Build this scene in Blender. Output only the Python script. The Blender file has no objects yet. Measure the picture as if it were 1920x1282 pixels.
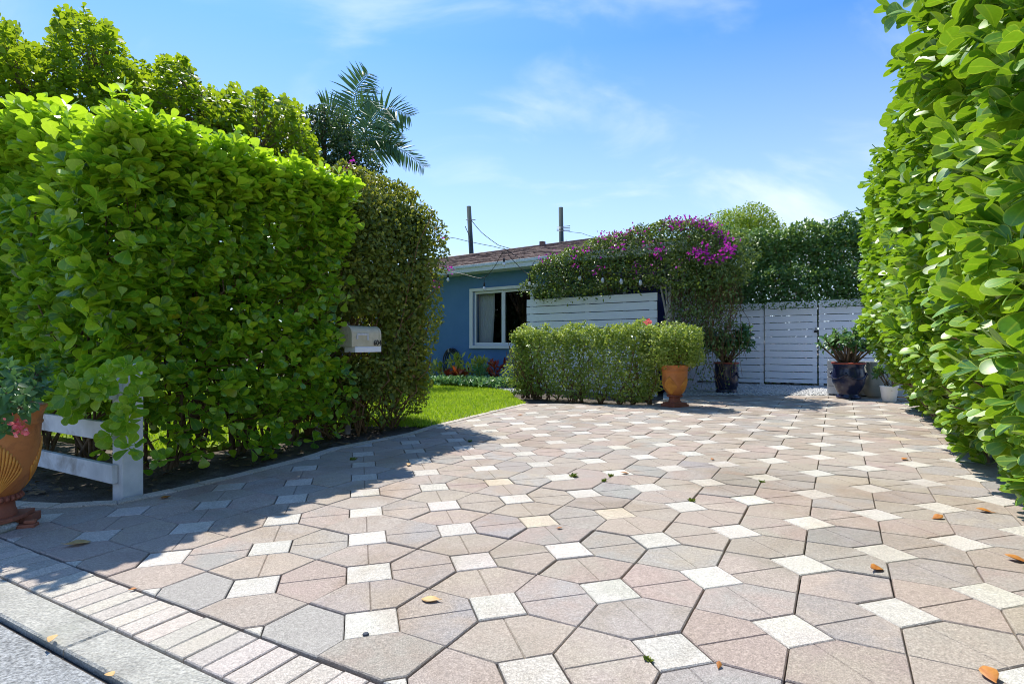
import bpy, bmesh, math, random
import numpy as np
from mathutils import Vector, Matrix

# ------------------------------------------------------------------ camera, sky, sun, exposure
scene = bpy.context.scene
C = scene.collection
R = math.radians
rng = np.random.default_rng(7)
random.seed(7)

cam_d = bpy.data.cameras.new('camera')
cam_d.sensor_width = 36.0
cam_d.lens = 20.0
cam_d.clip_start = 0.05
cam_d.clip_end = 3000
cam = bpy.data.objects.new('camera', cam_d)
cam.location = (0, 0, 1.0)
cam.rotation_euler = (R(90), 0, 0)
C.objects.link(cam)
scene.camera = cam

SUN_H = np.array([-0.28, 0.53, 1.0])          # towards the sun
SUN_EL = math.atan2(1.0, math.hypot(0.28, 0.53))
world = bpy.data.worlds.new('World')
scene.world = world
world.use_nodes = True
nt = world.node_tree
nt.nodes.clear()
def wn(t, **k):
    n = nt.nodes.new(t)
    for a, b in k.items(): setattr(n, a, b)
    return n
sky = wn('ShaderNodeTexSky', sky_type='NISHITA')
sky.sun_disc = False
sky.sun_elevation = SUN_EL
sky.sun_rotation = -math.atan2(0.28, 0.53)
sky.air_density = 1.0; sky.dust_density = 0.9; sky.ozone_density = 1.6
hsv = wn('ShaderNodeHueSaturation'); hsv.inputs['Saturation'].default_value = 1.12; hsv.inputs['Value'].default_value = 1.0
tc = wn('ShaderNodeTexCoord'); sep = wn('ShaderNodeSeparateXYZ')
zz = wn('ShaderNodeMath', operation='ADD'); zz.inputs[1].default_value = 0.75
dx = wn('ShaderNodeMath', operation='DIVIDE'); dy = wn('ShaderNodeMath', operation='DIVIDE')
cmb = wn('ShaderNodeCombineXYZ')
mp = wn('ShaderNodeMapping'); mp.inputs['Scale'].default_value = (1.7, 3.6, 1); mp.inputs['Rotation'].default_value = (0, 0, R(-12)); mp.inputs['Location'].default_value = (7.4, 3.1, 0)
n1 = wn('ShaderNodeTexNoise'); n1.inputs['Scale'].default_value = 2.3; n1.inputs['Detail'].default_value = 7; n1.inputs['Roughness'].default_value = 0.52; n1.inputs['Distortion'].default_value = 0.5
rp = wn('ShaderNodeValToRGB'); rp.color_ramp.elements[0].position = 0.47; rp.color_ramp.elements[1].position = 0.78
rp.color_ramp.interpolation = 'EASE'
hz = wn('ShaderNodeMapRange'); hz.inputs[1].default_value = 0.0; hz.inputs[2].default_value = 0.46; hz.inputs[3].default_value = 0.62; hz.inputs[4].default_value = 0.0
mx = wn('ShaderNodeMath', operation='MAXIMUM')
adf = wn('ShaderNodeMath', operation='ADD', use_clamp=True)
mul = wn('ShaderNodeMath', operation='MULTIPLY'); mul.inputs[1].default_value = 0.38
tint = wn('ShaderNodeMixRGB', blend_type='MULTIPLY'); tint.inputs[0].default_value = 1.0; tint.inputs[2].default_value = (0.38, 0.64, 0.90, 1)
mixc = wn('ShaderNodeMixRGB'); mixc.inputs[2].default_value = (4.9, 5.25, 5.7, 1)
bg = wn('ShaderNodeBackground'); bg.inputs['Strength'].default_value = 0.148
wo = wn('ShaderNodeOutputWorld')
L = nt.links.new
L(sky.outputs[0], hsv.inputs['Color'])
L(tc.outputs['Generated'], sep.inputs[0])
L(sep.outputs['Z'], mx.inputs[0]); mx.inputs[1].default_value = 0.0
L(mx.outputs[0], zz.inputs[0])
L(sep.outputs['X'], dx.inputs[0]); L(zz.outputs[0], dx.inputs[1])
L(sep.outputs['Y'], dy.inputs[0]); L(zz.outputs[0], dy.inputs[1])
L(dx.outputs[0], cmb.inputs[0]); L(dy.outputs[0], cmb.inputs[1])
L(cmb.outputs[0], mp.inputs[0]); L(mp.outputs[0], n1.inputs['Vector'])
L(n1.outputs['Fac'], rp.inputs[0])
L(rp.outputs[0], mul.inputs[0])
L(mx.outputs[0], hz.inputs[0])
L(mul.outputs[0], adf.inputs[0]); L(hz.outputs[0], adf.inputs[1])
L(hsv.outputs[0], tint.inputs[1])
L(adf.outputs[0], mixc.inputs[0]); L(tint.outputs[0], mixc.inputs[1])
L(mixc.outputs[0], bg.inputs['Color']); L(bg.outputs[0], wo.inputs['Surface'])

sun_d = bpy.data.lights.new('sun', 'SUN')
sun_d.energy = 4.0
sun_d.angle = R(0.53)
sun_d.color = (1.0, 0.95, 0.86)
sun = bpy.data.objects.new('sun', sun_d)
sun.rotation_euler = Vector(SUN_H).to_track_quat('Z', 'Y').to_euler()
sun.location = (-6, 11, 20)
C.objects.link(sun)

scene.view_settings.view_transform = 'Standard'
scene.view_settings.look = 'None'
scene.view_settings.gamma = 1.0
scene.view_settings.exposure = 0.70
scene.render.engine = 'CYCLES'
cy = scene.cycles
cy.use_denoising = True
cy.filter_width = 1.0
cy.max_bounces = 7; cy.diffuse_bounces = 4; cy.glossy_bounces = 3; cy.transmission_bounces = 5
cy.transparent_max_bounces = 8
cy.caustics_reflective = False; cy.caustics_refractive = False
cy.sample_clamp_indirect = 8

# ------------------------------------------------------------------ geometry of the place
F = 1066.667                   # focal length in photograph pixels: only used to turn survey points into metres
KT = 0.0124                    # the drive falls gently to the left
TH = 0.2648; LAT = 0.464; AX0, AY0 = -0.055, 2.160; SQ = 0.405
MV = np.array([math.cos(TH + math.pi/4), math.sin(TH + math.pi/4)])      # up the drive
EV = np.array([MV[1], -MV[0]])                                          # along the street, to the right
def gz(x): return KT * max(-14.0, min(14.0, x))
def gza(x): return KT * np.clip(x, -14, 14)
def G(px, py):
    y = F / ((py - 641) + KT * (px - 960)); return ((px - 960) * y / F, y)
def AB(a, b): p = a * MV + b * EV; return (float(p[0]), float(p[1]))
def ab3(a, b, z): return np.stack([a * MV[0] + b * EV[0], a * MV[1] + b * EV[1], z], -1)

# ------------------------------------------------------------------ object helpers
def props(o, label=None, cat=None, group=None, kind=None):
    if label: o['label'] = label
    if cat: o['category'] = cat
    if group: o['group'] = group
    if kind: o['kind'] = kind
    return o
def thing(name, label, cat, loc=(0, 0, 0), rz=0.0, group=None):
    o = bpy.data.objects.new(name, None); o.empty_display_size = 0.1
    o.location = loc; o.rotation_euler = (0, 0, rz); C.objects.link(o)
    return props(o, label, cat, group)
def link(me, name, mat, parent=None):
    o = bpy.data.objects.new(name, me); C.objects.link(o)
    if mat is not None:
        for m in (mat if isinstance(mat, (list, tuple)) else [mat]): me.materials.append(m)
    if parent is not None: o.parent = parent
    return o

class MB:
    def __init__(s): s.v = []; s.f = []; s.sm = []; s.mi = []
    def add(s, v, f, smooth=False, mi=0):
        n = len(s.v); s.v += [tuple(map(float, p)) for p in v]
        for q in f: s.f.append(tuple(n + i for i in q)); s.sm.append(smooth); s.mi.append(mi)
    def box(s, x0, x1, y0, y1, z0, z1, M=None, mi=0):
        v = [Vector((x, y, z)) for z in (z0, z1) for y in (y0, y1) for x in (x0, x1)]
        if M is not None: v = [M @ p for p in v]
        s.add(v, [(0, 2, 3, 1), (4, 5, 7, 6), (0, 1, 5, 4), (2, 6, 7, 3), (0, 4, 6, 2), (1, 3, 7, 5)], False, mi)
    def prism(s, poly, z0, z1, mi=0):
        n = len(poly)
        s.add([(x, y, z0) for x, y in poly] + [(x, y, z1) for x, y in poly],
              [tuple(reversed(range(n))), tuple(range(n, 2*n))] + [(i, (i+1) % n, n+(i+1) % n, n+i) for i in range(n)], False, mi)
    def tube(s, pts, rad, n=6, cap=True, mi=0):
        pts = [Vector(p) for p in pts]; m = len(pts)
        if not hasattr(rad, '__len__'): rad = [rad]*m
        T = [(pts[min(i+1, m-1)] - pts[max(i-1, 0)]).normalized() for i in range(m)]
        up = Vector((0, 0, 1)) if abs(T[0].z) < 0.9 else Vector((1, 0, 0))
        N = (up - T[0]*up.dot(T[0])).normalized(); v = []
        for i in range(m):
            N = (N - T[i]*N.dot(T[i]))
            N = N.normalized() if N.length > 1e-6 else T[i].orthogonal().normalized()
            B = T[i].cross(N)
            for k in range(n):
                a = 2*math.pi*k/n; v.append(pts[i] + (N*math.cos(a) + B*math.sin(a))*rad[i])
        f = [(i*n+k, i*n+(k+1) % n, (i+1)*n+(k+1) % n, (i+1)*n+k) for i in range(m-1) for k in range(n)]
        if cap: f += [tuple(reversed(range(n))), tuple(range((m-1)*n, m*n))]
        s.add(v, f, True, mi)
    def lathe(s, prof, n=40, c=(0, 0, 0), cap=True, mi=0, wob=0.0):
        v = []; m = len(prof)
        for r, z in prof:
            for k in range(n):
                a = 2*math.pi*k/n; rr = r*(1 + wob*math.sin(3*a + z*9))
                v.append((c[0]+rr*math.cos(a), c[1]+rr*math.sin(a), c[2]+z))
        f = [(i*n+k, i*n+(k+1) % n, (i+1)*n+(k+1) % n, (i+1)*n+k) for i in range(m-1) for k in range(n)]
        if cap: f += [tuple(reversed(range(n))), tuple(range((m-1)*n, m*n))]
        s.add(v, f, True, mi)
    def build(s, name, mat, parent=None, bevel=0.0, seg=2):
        me = bpy.data.meshes.new(name); me.from_pydata(s.v, [], s.f)
        me.polygons.foreach_set('use_smooth', s.sm); me.polygons.foreach_set('material_index', s.mi); me.update()
        o = link(me, name, mat, parent)
        if bevel:
            b = o.modifiers.new('bevel', 'BEVEL'); b.width = bevel; b.segments = seg; b.limit_method = 'ANGLE'; b.angle_limit = R(50)
        return o

def np_mesh(name, V, Q, mat, parent=None, tone=None, smooth=True, off=None, rib=None):
    V = np.asarray(V, np.float32).reshape(-1, 3)
    if off is not None: V = V - np.asarray(off, np.float32)
    Q = np.asarray(Q, np.int32); k = Q.shape[1]
    me = bpy.data.meshes.new(name)
    me.vertices.add(len(V)); me.vertices.foreach_set('co', V.ravel())
    me.loops.add(Q.size); me.loops.foreach_set('vertex_index', Q.ravel())
    me.polygons.add(len(Q)); me.polygons.foreach_set('loop_start', np.arange(0, Q.size, k, dtype=np.int32))
    try: me.polygons.foreach_set('loop_total', np.full(len(Q), k, np.int32))
    except Exception: pass
    me.polygons.foreach_set('use_smooth', np.full(len(Q), smooth))
    if tone is not None:
        at = me.attributes.new('tone', 'FLOAT', 'POINT'); at.data.foreach_set('value', np.asarray(tone, np.float32).ravel())
    if rib is not None:
        at = me.attributes.new('rib', 'FLOAT', 'POINT'); at.data.foreach_set('value', np.asarray(rib, np.float32).ravel())
    me.update(calc_edges=True); me.validate()
    return link(me, name, mat, parent)

# ------------------------------------------------------------------ materials
def new_mat(name):
    m = bpy.data.materials.new(name); m.use_nodes = True
    n = m.node_tree; n.nodes.clear()
    return m, n
def node(n, t, **k):
    x = n.nodes.new(t)
    for a, b in k.items(): setattr(x, a, b)
    return x
def noise(n, scale, detail=4, rough=0.55, vec=None, dist=0.0):
    x = node(n, 'ShaderNodeTexNoise'); x.inputs['Scale'].default_value = scale; x.inputs['Detail'].default_value = detail
    x.inputs['Roughness'].default_value = rough; x.inputs['Distortion'].default_value = dist
    if vec is not None: n.links.new(vec, x.inputs['Vector'])
    return x
def ramp(n, fac, stops):
    r = node(n, 'ShaderNodeValToRGB'); e = r.color_ramp.elements
    while len(e) < len(stops): e.new(0.5)
    for i, (p, c) in enumerate(stops):
        e[i].position = p; e[i].color = (c, c, c, 1) if not hasattr(c, '__len__') else (*c, 1)
    n.links.new(fac, r.inputs[0]); return r
def mixrgb(n, fac, a, b, bt='MIX'):
    x = node(n, 'ShaderNodeMixRGB', blend_type=bt)
    for i, v in ((0, fac), (1, a), (2, b)):
        if isinstance(v, (int, float)): x.inputs[i].default_value = v
        elif isinstance(v, tuple): x.inputs[i].default_value = (*v, 1)
        else: n.links.new(v, x.inputs[i])
    return x
def surf(name, stops, scale=6, rough=0.7, bump=0.0, bscale=60, spec=0.4, fine=None, fscale=250, detail=5, stretch=None, metal=0.0, coat=0.0, stain=None, sscale=1.5, coords='Object'):
    m, n = new_mat(name)
    tcn = node(n, 'ShaderNodeTexCoord'); vec = tcn.outputs[coords]
    if stretch:
        mpn = node(n, 'ShaderNodeMapping'); mpn.inputs['Scale'].default_value = stretch; n.links.new(vec, mpn.inputs[0]); vec = mpn.outputs[0]
    nz = noise(n, scale, detail, 0.6, vec)
    col = ramp(n, nz.outputs['Fac'], stops).outputs[0]
    if fine:
        fz = noise(n, fscale, 2, 0.7, tcn.outputs[coords])
        fr = ramp(n, fz.outputs['Fac'], [(0.32, fine[0]), (0.68, fine[1])])
        col = mixrgb(n, 1.0, col, fr.outputs[0], 'MULTIPLY').outputs[0]
    if stain:
        sz = noise(n, sscale, 6, 0.65, tcn.outputs[coords], 0.4)
        sr = ramp(n, sz.outputs['Fac'], [(0.52, 0.0), (0.72, 1.0)])
        col = mixrgb(n, sr.outputs[0], col, stain).outputs[0]
    b = node(n, 'ShaderNodeBsdfPrincipled'); n.links.new(col, b.inputs['Base Color'])
    b.inputs['Roughness'].default_value = rough; b.inputs['Specular IOR Level'].default_value = spec; b.inputs['Metallic'].default_value = metal
    b.inputs['Coat Weight'].default_value = coat
    if bump:
        bz = noise(n, bscale, 4, 0.6, tcn.outputs[coords])
        bm = node(n, 'ShaderNodeBump'); bm.inputs['Strength'].default_value = min(1, bump); bm.inputs['Distance'].default_value = 0.01
        n.links.new(bz.outputs['Fac'], bm.inputs['Height']); n.links.new(bm.outputs[0], b.inputs['Normal'])
    o = node(n, 'ShaderNodeOutputMaterial'); n.links.new(b.outputs[0], o.inputs[0]); return m
def leaf_mat(name, dark, mid, light, trans, tmix=0.35, rough=0.38, spec=0.5, nscale=1.6, nmix=0.35, extra=None, ribs=False):
    m, n = new_mat(name)
    at = node(n, 'ShaderNodeAttribute', attribute_name='tone'); g = node(n, 'ShaderNodeNewGeometry')
    nz = noise(n, nscale, 3, 0.6, g.outputs['Position'])
    mr = node(n, 'ShaderNodeMapRange'); mr.inputs[1].default_value = 0.3; mr.inputs[2].default_value = 0.7; n.links.new(nz.outputs['Fac'], mr.inputs[0])
    mm = node(n, 'ShaderNodeMix'); mm.data_type = 'FLOAT'; mm.inputs[0].default_value = nmix
    n.links.new(at.outputs['Fac'], mm.inputs[2]); n.links.new(mr.outputs[0], mm.inputs[3])
    st = [(0.0, dark), (0.45, mid), (0.95, light)]
    if extra: st = [(0.0, dark), (0.42, mid), (0.86, light), (0.93, extra)]
    col = ramp(n, mm.outputs[0], st)
    ccol = col.outputs[0]
    if ribs:
        ra = node(n, 'ShaderNodeAttribute', attribute_name='rib')
        rr1 = ramp(n, ra.outputs['Fac'], [(0.0, 1.0), (0.10, 0.25), (0.2, 0.0), (0.88, 0.0), (0.98, 0.4)])
        ccol = mixrgb(n, rr1.outputs[0], ccol, (min(.6, light[0]*1.5+.05), min(.7, light[1]*1.25+.03), light[2]*1.5+.02)).outputs[0]
        fn_ = noise(n, 90, 3, 0.6, g.outputs['Position']); fr_ = ramp(n, fn_.outputs['Fac'], [(0.3, 0.80), (0.7, 1.15)])
        ccol = mixrgb(n, 1.0, ccol, fr_.outputs[0], 'MULTIPLY').outputs[0]
        sn_ = noise(n, 16, 4, 0.7, g.outputs['Position']); sr_ = ramp(n, sn_.outputs['Fac'], [(0.70, 0.0), (0.76, 0.8)])
        ccol = mixrgb(n, sr_.outputs[0], ccol, (0.26, 0.20, 0.04)).outputs[0]
    tcol = mixrgb(n, 0.55, ccol, trans)
    b = node(n, 'ShaderNodeBsdfPrincipled'); n.links.new(ccol, b.inputs['Base Color'])
    b.inputs['Roughness'].default_value = rough; b.inputs['Specular IOR Level'].default_value = spec
    t = node(n, 'ShaderNodeBsdfTranslucent'); n.links.new(tcol.outputs[0], t.inputs['Color'])
    ms = node(n, 'ShaderNodeMixShader'); ms.inputs[0].default_value = tmix
    n.links.new(b.outputs[0], ms.inputs[1]); n.links.new(t.outputs[0], ms.inputs[2])
    o = node(n, 'ShaderNodeOutputMaterial'); n.links.new(ms.outputs[0], o.inputs[0]); return m

M_clusia = leaf_mat('clusia_leaf', (0.03, 0.12, 0.02), (0.145, 0.35, 0.02), (0.46, 0.62, 0.03), (0.60, 0.88, 0.02), 0.46, 0.30, 0.65, 1.5, 0.12, (0.40, 0.36, 0.02), True)
M_clusia_r = leaf_mat('broad_clusia_leaf', (0.035, 0.135, 0.016), (0.12, 0.29, 0.014), (0.32, 0.48, 0.022), (0.48, 0.76, 0.015), 0.28, 0.42, 0.6, 1.2, 0.2, None, True)
M_treeleaf = leaf_mat('backlit_tree_leaf', (0.04, 0.12, 0.012), (0.12, 0.26, 0.015), (0.28, 0.42, 0.02), (0.56, 0.68, 0.015), 0.5, 0.38, 0.5, 1.0, 0.3)
M_boug = leaf_mat('bougainvillea_leaf', (0.055, 0.10, 0.016), (0.14, 0.20, 0.03), (0.32, 0.34, 0.05), (0.44, 0.46, 0.03), 0.36, 0.45, 0.45, 2.2, 0.35, (0.30, 0.12, 0.03))
M_boug2 = leaf_mat('arbour_leaf', (0.025, 0.07, 0.014), (0.12, 0.195, 0.04), (0.34, 0.42, 0.13), (0.34, 0.46, 0.04), 0.28, 0.36, 0.6, 2.2, 0.3)
M_vine = leaf_mat('vine_leaf', (0.035, 0.12, 0.022), (0.085, 0.195, 0.038), (0.25, 0.38, 0.085), (0.32, 0.48, 0.04), 0.28, 0.36, 0.6, 1.5, 0.35)
M_lowhedge = leaf_mat('clipped_shrub_leaf', (0.09, 0.17, 0.025), (0.20, 0.31, 0.05), (0.50, 0.56, 0.15), (0.56, 0.66, 0.06), 0.38, 0.4, 0.5, 3.0, 0.3)
M_crown = leaf_mat('bright_crown_leaf', (0.08, 0.18, 0.015), (0.17, 0.30, 0.02), (0.32, 0.42, 0.03), (0.50, 0.62, 0.03), 0.38, 0.45, 0.4, 1.2, 0.4)
M_darktree = leaf_mat('dark_tree_leaf', (0.015, 0.05, 0.018), (0.035, 0.09, 0.028), (0.08, 0.15, 0.04), (0.16, 0.28, 0.04), 0.25, 0.4, 0.5, 1.0, 0.3)
M_palm = leaf_mat('palm_leaf', (0.03, 0.085, 0.035), (0.065, 0.165, 0.055), (0.15, 0.28, 0.06), (0.14, 0.26, 0.03), 0.22, 0.4, 0.5, 0.8, 0.3)
M_potdark = leaf_mat('dark_pot_leaf', (0.03, 0.095, 0.028), (0.07, 0.18, 0.045), (0.15, 0.28, 0.07), (0.16, 0.34, 0.05), 0.25, 0.4, 0.5, 3.0, 0.2)
M_potlight = leaf_mat('pale_pot_leaf', (0.05, 0.15, 0.04), (0.11, 0.25, 0.07), (0.24, 0.38, 0.13), (0.30, 0.50, 0.08), 0.25, 0.36, 0.6, 3.0, 0.2)
M_magenta = leaf_mat('magenta_bract', (0.28, 0.01, 0.22), (0.48, 0.02, 0.40), (0.68, 0.08, 0.58), (0.8, 0.06, 0.65), 0.3, 0.6, 0.2, 5, 0.2)
M_pinkfl = leaf_mat('coral_petal', (0.75, 0.10, 0.12), (0.85, 0.16, 0.18), (0.9, 0.35, 0.3), (0.9, 0.2, 0.2), 0.25, 0.6, 0.2, 5, 0.2)
M_croton = leaf_mat('croton_leaf', (0.16, 0.01, 0.015), (0.40, 0.04, 0.02), (0.62, 0.22, 0.03), (0.6, 0.15, 0.03), 0.25, 0.35, 0.5, 5, 0.2)
M_yellowbed = leaf_mat('yellow_bed_leaf', (0.16, 0.30, 0.04), (0.50, 0.55, 0.07), (0.75, 0.70, 0.16), (0.7, 0.7, 0.06), 0.25, 0.4, 0.5, 5, 0.2)
M_bedgreen = leaf_mat('bed_green_leaf', (0.05, 0.16, 0.06), (0.14, 0.32, 0.13), (0.42, 0.58, 0.30), (0.3, 0.5, 0.1), 0.25, 0.36, 0.5, 5, 0.2)
M_grass = leaf_mat('grass_blade', (0.14, 0.30, 0.015), (0.30, 0.48, 0.02), (0.56, 0.60, 0.08), (0.60, 0.80, 0.03), 0.4, 0.55, 0.3, 2.5, 0.35)
M_weed = leaf_mat('weed_leaf', (0.06, 0.12, 0.02), (0.13, 0.19, 0.03), (0.26, 0.28, 0.05), (0.3, 0.36, 0.04), 0.25, 0.6, 0.2, 3, 0.2)
M_bark = surf('bark', [(0.3, (0.10, 0.065, 0.04)), (0.7, (0.24, 0.17, 0.11))], 14, 0.85, 0.5, 40, 0.2)
M_twig = surf('twig', [(0.3, (0.12, 0.07, 0.035)), (0.7, (0.25, 0.15, 0.07))], 14, 0.8, 0.3, 60, 0.2)
M_paletrunk = surf('pale_trunk', [(0.3, (0.25, 0.21, 0.16)), (0.6, (0.55, 0.5, 0.42))], 10, 0.8, 0.4, 50, 0.2)
M_deadleaf = surf('dead_leaf', [(0.3, (0.32, 0.10, 0.02)), (0.7, (0.55, 0.24, 0.05))], 30, 0.55, 0.2, 60)
M_deadleaf2 = surf('tan_dead_leaf', [(0.3, (0.46, 0.27, 0.10)), (0.7, (0.66, 0.44, 0.20))], 30, 0.55, 0.2, 60)
M_litter = surf('old_leaf_litter', [(0.3, (0.12, 0.075, 0.035)), (0.7, (0.27, 0.19, 0.10))], 30, 0.8, 0.2, 60)
M_white = surf('white_paint', [(0.3, (0.80, 0.83, 0.86)), (0.7, (0.88, 0.90, 0.92))], 7, 0.5, 0.08, 90, 0.35, stretch=(0.5, 1, 6))
M_whiteworn = surf('worn_white_paint', [(0.25, (0.52, 0.54, 0.55)), (0.7, (0.76, 0.77, 0.77))], 6, 0.6, 0.2, 60, 0.3, stain=(0.36, 0.33, 0.29), sscale=3.5)
M_vinyl = surf('window_frame_white', [(0.3, (0.76, 0.79, 0.80)), (0.7, (0.82, 0.84, 0.85))], 4, 0.35, 0, 40, 0.5)
M_fascia = surf('fascia_paint', [(0.3, (0.66, 0.74, 0.77)), (0.7, (0.74, 0.81, 0.83))], 3, 0.45, 0, 40, 0.4, stretch=(1, 1, 3))
M_stucco = surf('blue_stucco', [(0.3, (0.10, 0.225, 0.43)), (0.7, (0.118, 0.255, 0.47))], 2, 0.85, 0.55, 120, 0.25)
M_greywall = surf('grey_stucco', [(0.3, (0.30, 0.30, 0.31)), (0.7, (0.36, 0.36, 0.37))], 2, 0.85, 0.5, 120, 0.25)
M_door = surf('navy_door', [(0.3, (0.008, 0.018, 0.13)), (0.7, (0.012, 0.025, 0.17))], 2, 0.35, 0, 40, 0.5)
M_shingle = surf('shingle', [(0.25, (0.13, 0.09, 0.073)), (0.5, (0.22, 0.155, 0.128)), (0.75, (0.32, 0.24, 0.20))], 9, 0.9, 0.6, 180, 0.2, fine=(0.7, 1.2), fscale=160)
M_terra = surf('terracotta', [(0.3, (0.42, 0.135, 0.035)), (0.7, (0.56, 0.215, 0.06))], 7, 0.5, 0.15, 70, 0.4, stain=(0.19, 0.06, 0.025), sscale=5)
M_terrafoot = surf('red_terracotta', [(0.3, (0.24, 0.075, 0.045)), (0.7, (0.36, 0.13, 0.075))], 9, 0.65, 0.3, 70, 0.3)
M_ochre = surf('ochre_glaze', [(0.3, (0.56, 0.20, 0.03)), (0.7, (0.74, 0.36, 0.06))], 12, 0.45, 0.1, 70, 0.45)
M_navy = surf('navy_glaze', [(0.3, (0.010, 0.014, 0.045)), (0.7, (0.02, 0.026, 0.075))], 6, 0.22, 0.06, 30, 0.6, stain=(0.035, 0.03, 0.05), sscale=4)
M_redrim = surf('red_rim', [(0.3, (0.30, 0.05, 0.03)), (0.7, (0.48, 0.10, 0.06))], 12, 0.5, 0.1, 60)
M_greypot = surf('grey_glaze', [(0.3, (0.24, 0.26, 0.24)), (0.7, (0.36, 0.38, 0.35))], 5, 0.35, 0.1, 50, 0.5)
M_soil = surf('potting_soil', [(0.3, (0.03, 0.022, 0.016)), (0.7, (0.07, 0.05, 0.035))], 25, 0.95, 0.8, 60, 0.1)
M_earth = surf('bare_earth', [(0.3, (0.075, 0.062, 0.05)), (0.55, (0.14, 0.12, 0.10)), (0.8, (0.24, 0.21, 0.18))], 5, 0.95, 0.9, 45, 0.1, fine=(0.6, 1.25), fscale=70, coords='Object')
M_lawn = surf('lawn_soil', [(0.3, (0.10, 0.17, 0.02)), (0.7, (0.20, 0.25, 0.05))], 6, 0.9, 0.6, 60, 0.15, fine=(0.6, 1.2), fscale=90)
M_concrete = surf('kerb_concrete', [(0.3, (0.33, 0.32, 0.285)), (0.7, (0.48, 0.465, 0.41))], 7, 0.9, 1.0, 70, 0.2, fine=(0.68, 1.25), fscale=95, stain=(0.30, 0.30, 0.25), sscale=4)
M_asphalt = surf('old_asphalt', [(0.3, (0.24, 0.245, 0.24)), (0.7, (0.36, 0.365, 0.36))], 6, 0.85, 1.0, 130, 0.3, fine=(0.5, 1.55), fscale=75)
M_joint = surf('dark_joint', [(0.3, (0.035, 0.03, 0.026)), (0.7, (0.10, 0.085, 0.07))], 18, 0.95, 0.5, 90, 0.1)
M_gravel = surf('white_gravel', [(0.3, (0.42, 0.42, 0.41)), (0.7, (0.68, 0.67, 0.65))], 30, 0.75, 0.3, 90, 0.3)
M_mail = surf('mailbox_metal', [(0.3, (0.50, 0.45, 0.30)), (0.7, (0.68, 0.63, 0.48))], 6, 0.45, 0.12, 60, 0.4, stain=(0.36, 0.33, 0.18), sscale=6)
M_black = surf('black_plastic', [(0.3, (0.012, 0.012, 0.012)), (0.7, (0.02, 0.02, 0.02))], 6, 0.45, 0, 40, 0.4)
M_hose = surf('hose_rubber', [(0.3, (0.010, 0.014, 0.012)), (0.7, (0.02, 0.026, 0.022))], 6, 0.35, 0, 40, 0.5)
M_steel = surf('dull_steel', [(0.3, (0.30, 0.31, 0.32)), (0.7, (0.45, 0.46, 0.47))], 12, 0.4, 0, 40, 0.5, metal=0.7)
M_pole = surf('utility_pole_wood', [(0.3, (0.035, 0.06, 0.06)), (0.7, (0.07, 0.10, 0.10))], 3, 0.8, 0.2, 30, 0.2, stretch=(8, 8, 0.6))
M_curtain = surf('curtain_cloth', [(0.3, (0.76, 0.76, 0.76)), (0.7, (0.84, 0.84, 0.84))], 5, 0.9, 0, 60, 0.1)
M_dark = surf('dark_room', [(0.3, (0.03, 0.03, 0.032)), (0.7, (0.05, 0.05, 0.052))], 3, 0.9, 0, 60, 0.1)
M_finial = surf('weathered_wood', [(0.3, (0.22, 0.19, 0.17)), (0.7, (0.38, 0.34, 0.31))], 9, 0.8, 0.3, 80, 0.2)
M_chip = surf('slate_chip', [(0.3, (0.05, 0.06, 0.08)), (0.7, (0.08, 0.09, 0.11))], 9, 0.7, 0.3, 80, 0.2)

def glass_mat(name, tint, refl):
    m, n = new_mat(name)
    lw = node(n, 'ShaderNodeLayerWeight'); pw = node(n, 'ShaderNodeMath', operation='POWER'); n.links.new(lw.outputs['Facing'], pw.inputs[0]); pw.inputs[1].default_value = 4
    ad = node(n, 'ShaderNodeMath', operation='ADD', use_clamp=True); ad.inputs[1].default_value = refl; n.links.new(pw.outputs[0], ad.inputs[0])
    t = node(n, 'ShaderNodeBsdfTransparent'); t.inputs[0].default_value = (*tint, 1)
    g = node(n, 'ShaderNodeBsdfGlossy'); g.inputs['Roughness'].default_value = 0.01; g.inputs[0].default_value = (0.9, 0.9, 0.9, 1)
    ms = node(n, 'ShaderNodeMixShader'); n.links.new(ad.outputs[0], ms.inputs[0]); n.links.new(t.outputs[0], ms.inputs[1]); n.links.new(g.outputs[0], ms.inputs[2])
    o = node(n, 'ShaderNodeOutputMaterial'); n.links.new(ms.outputs[0], o.inputs[0]); return m
M_glass = glass_mat('window_glass', (0.86, 0.88, 0.88), 0.05)
def bulb_mat():
    m, n = new_mat('bulb_glass')
    b = node(n, 'ShaderNodeBsdfPrincipled'); nz = noise(n, 20, 2)
    c = ramp(n, nz.outputs['Fac'], [(0.3, (0.80, 0.82, 0.82)), (0.7, (0.9, 0.9, 0.9))]); n.links.new(c.outputs[0], b.inputs['Base Color'])
    b.inputs['Roughness'].default_value = 0.15; b.inputs['Transmission Weight'].default_value = 0.35
    o = node(n, 'ShaderNodeOutputMaterial'); n.links.new(b.outputs[0], o.inputs[0]); return m
M_bulb = bulb_mat()

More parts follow.
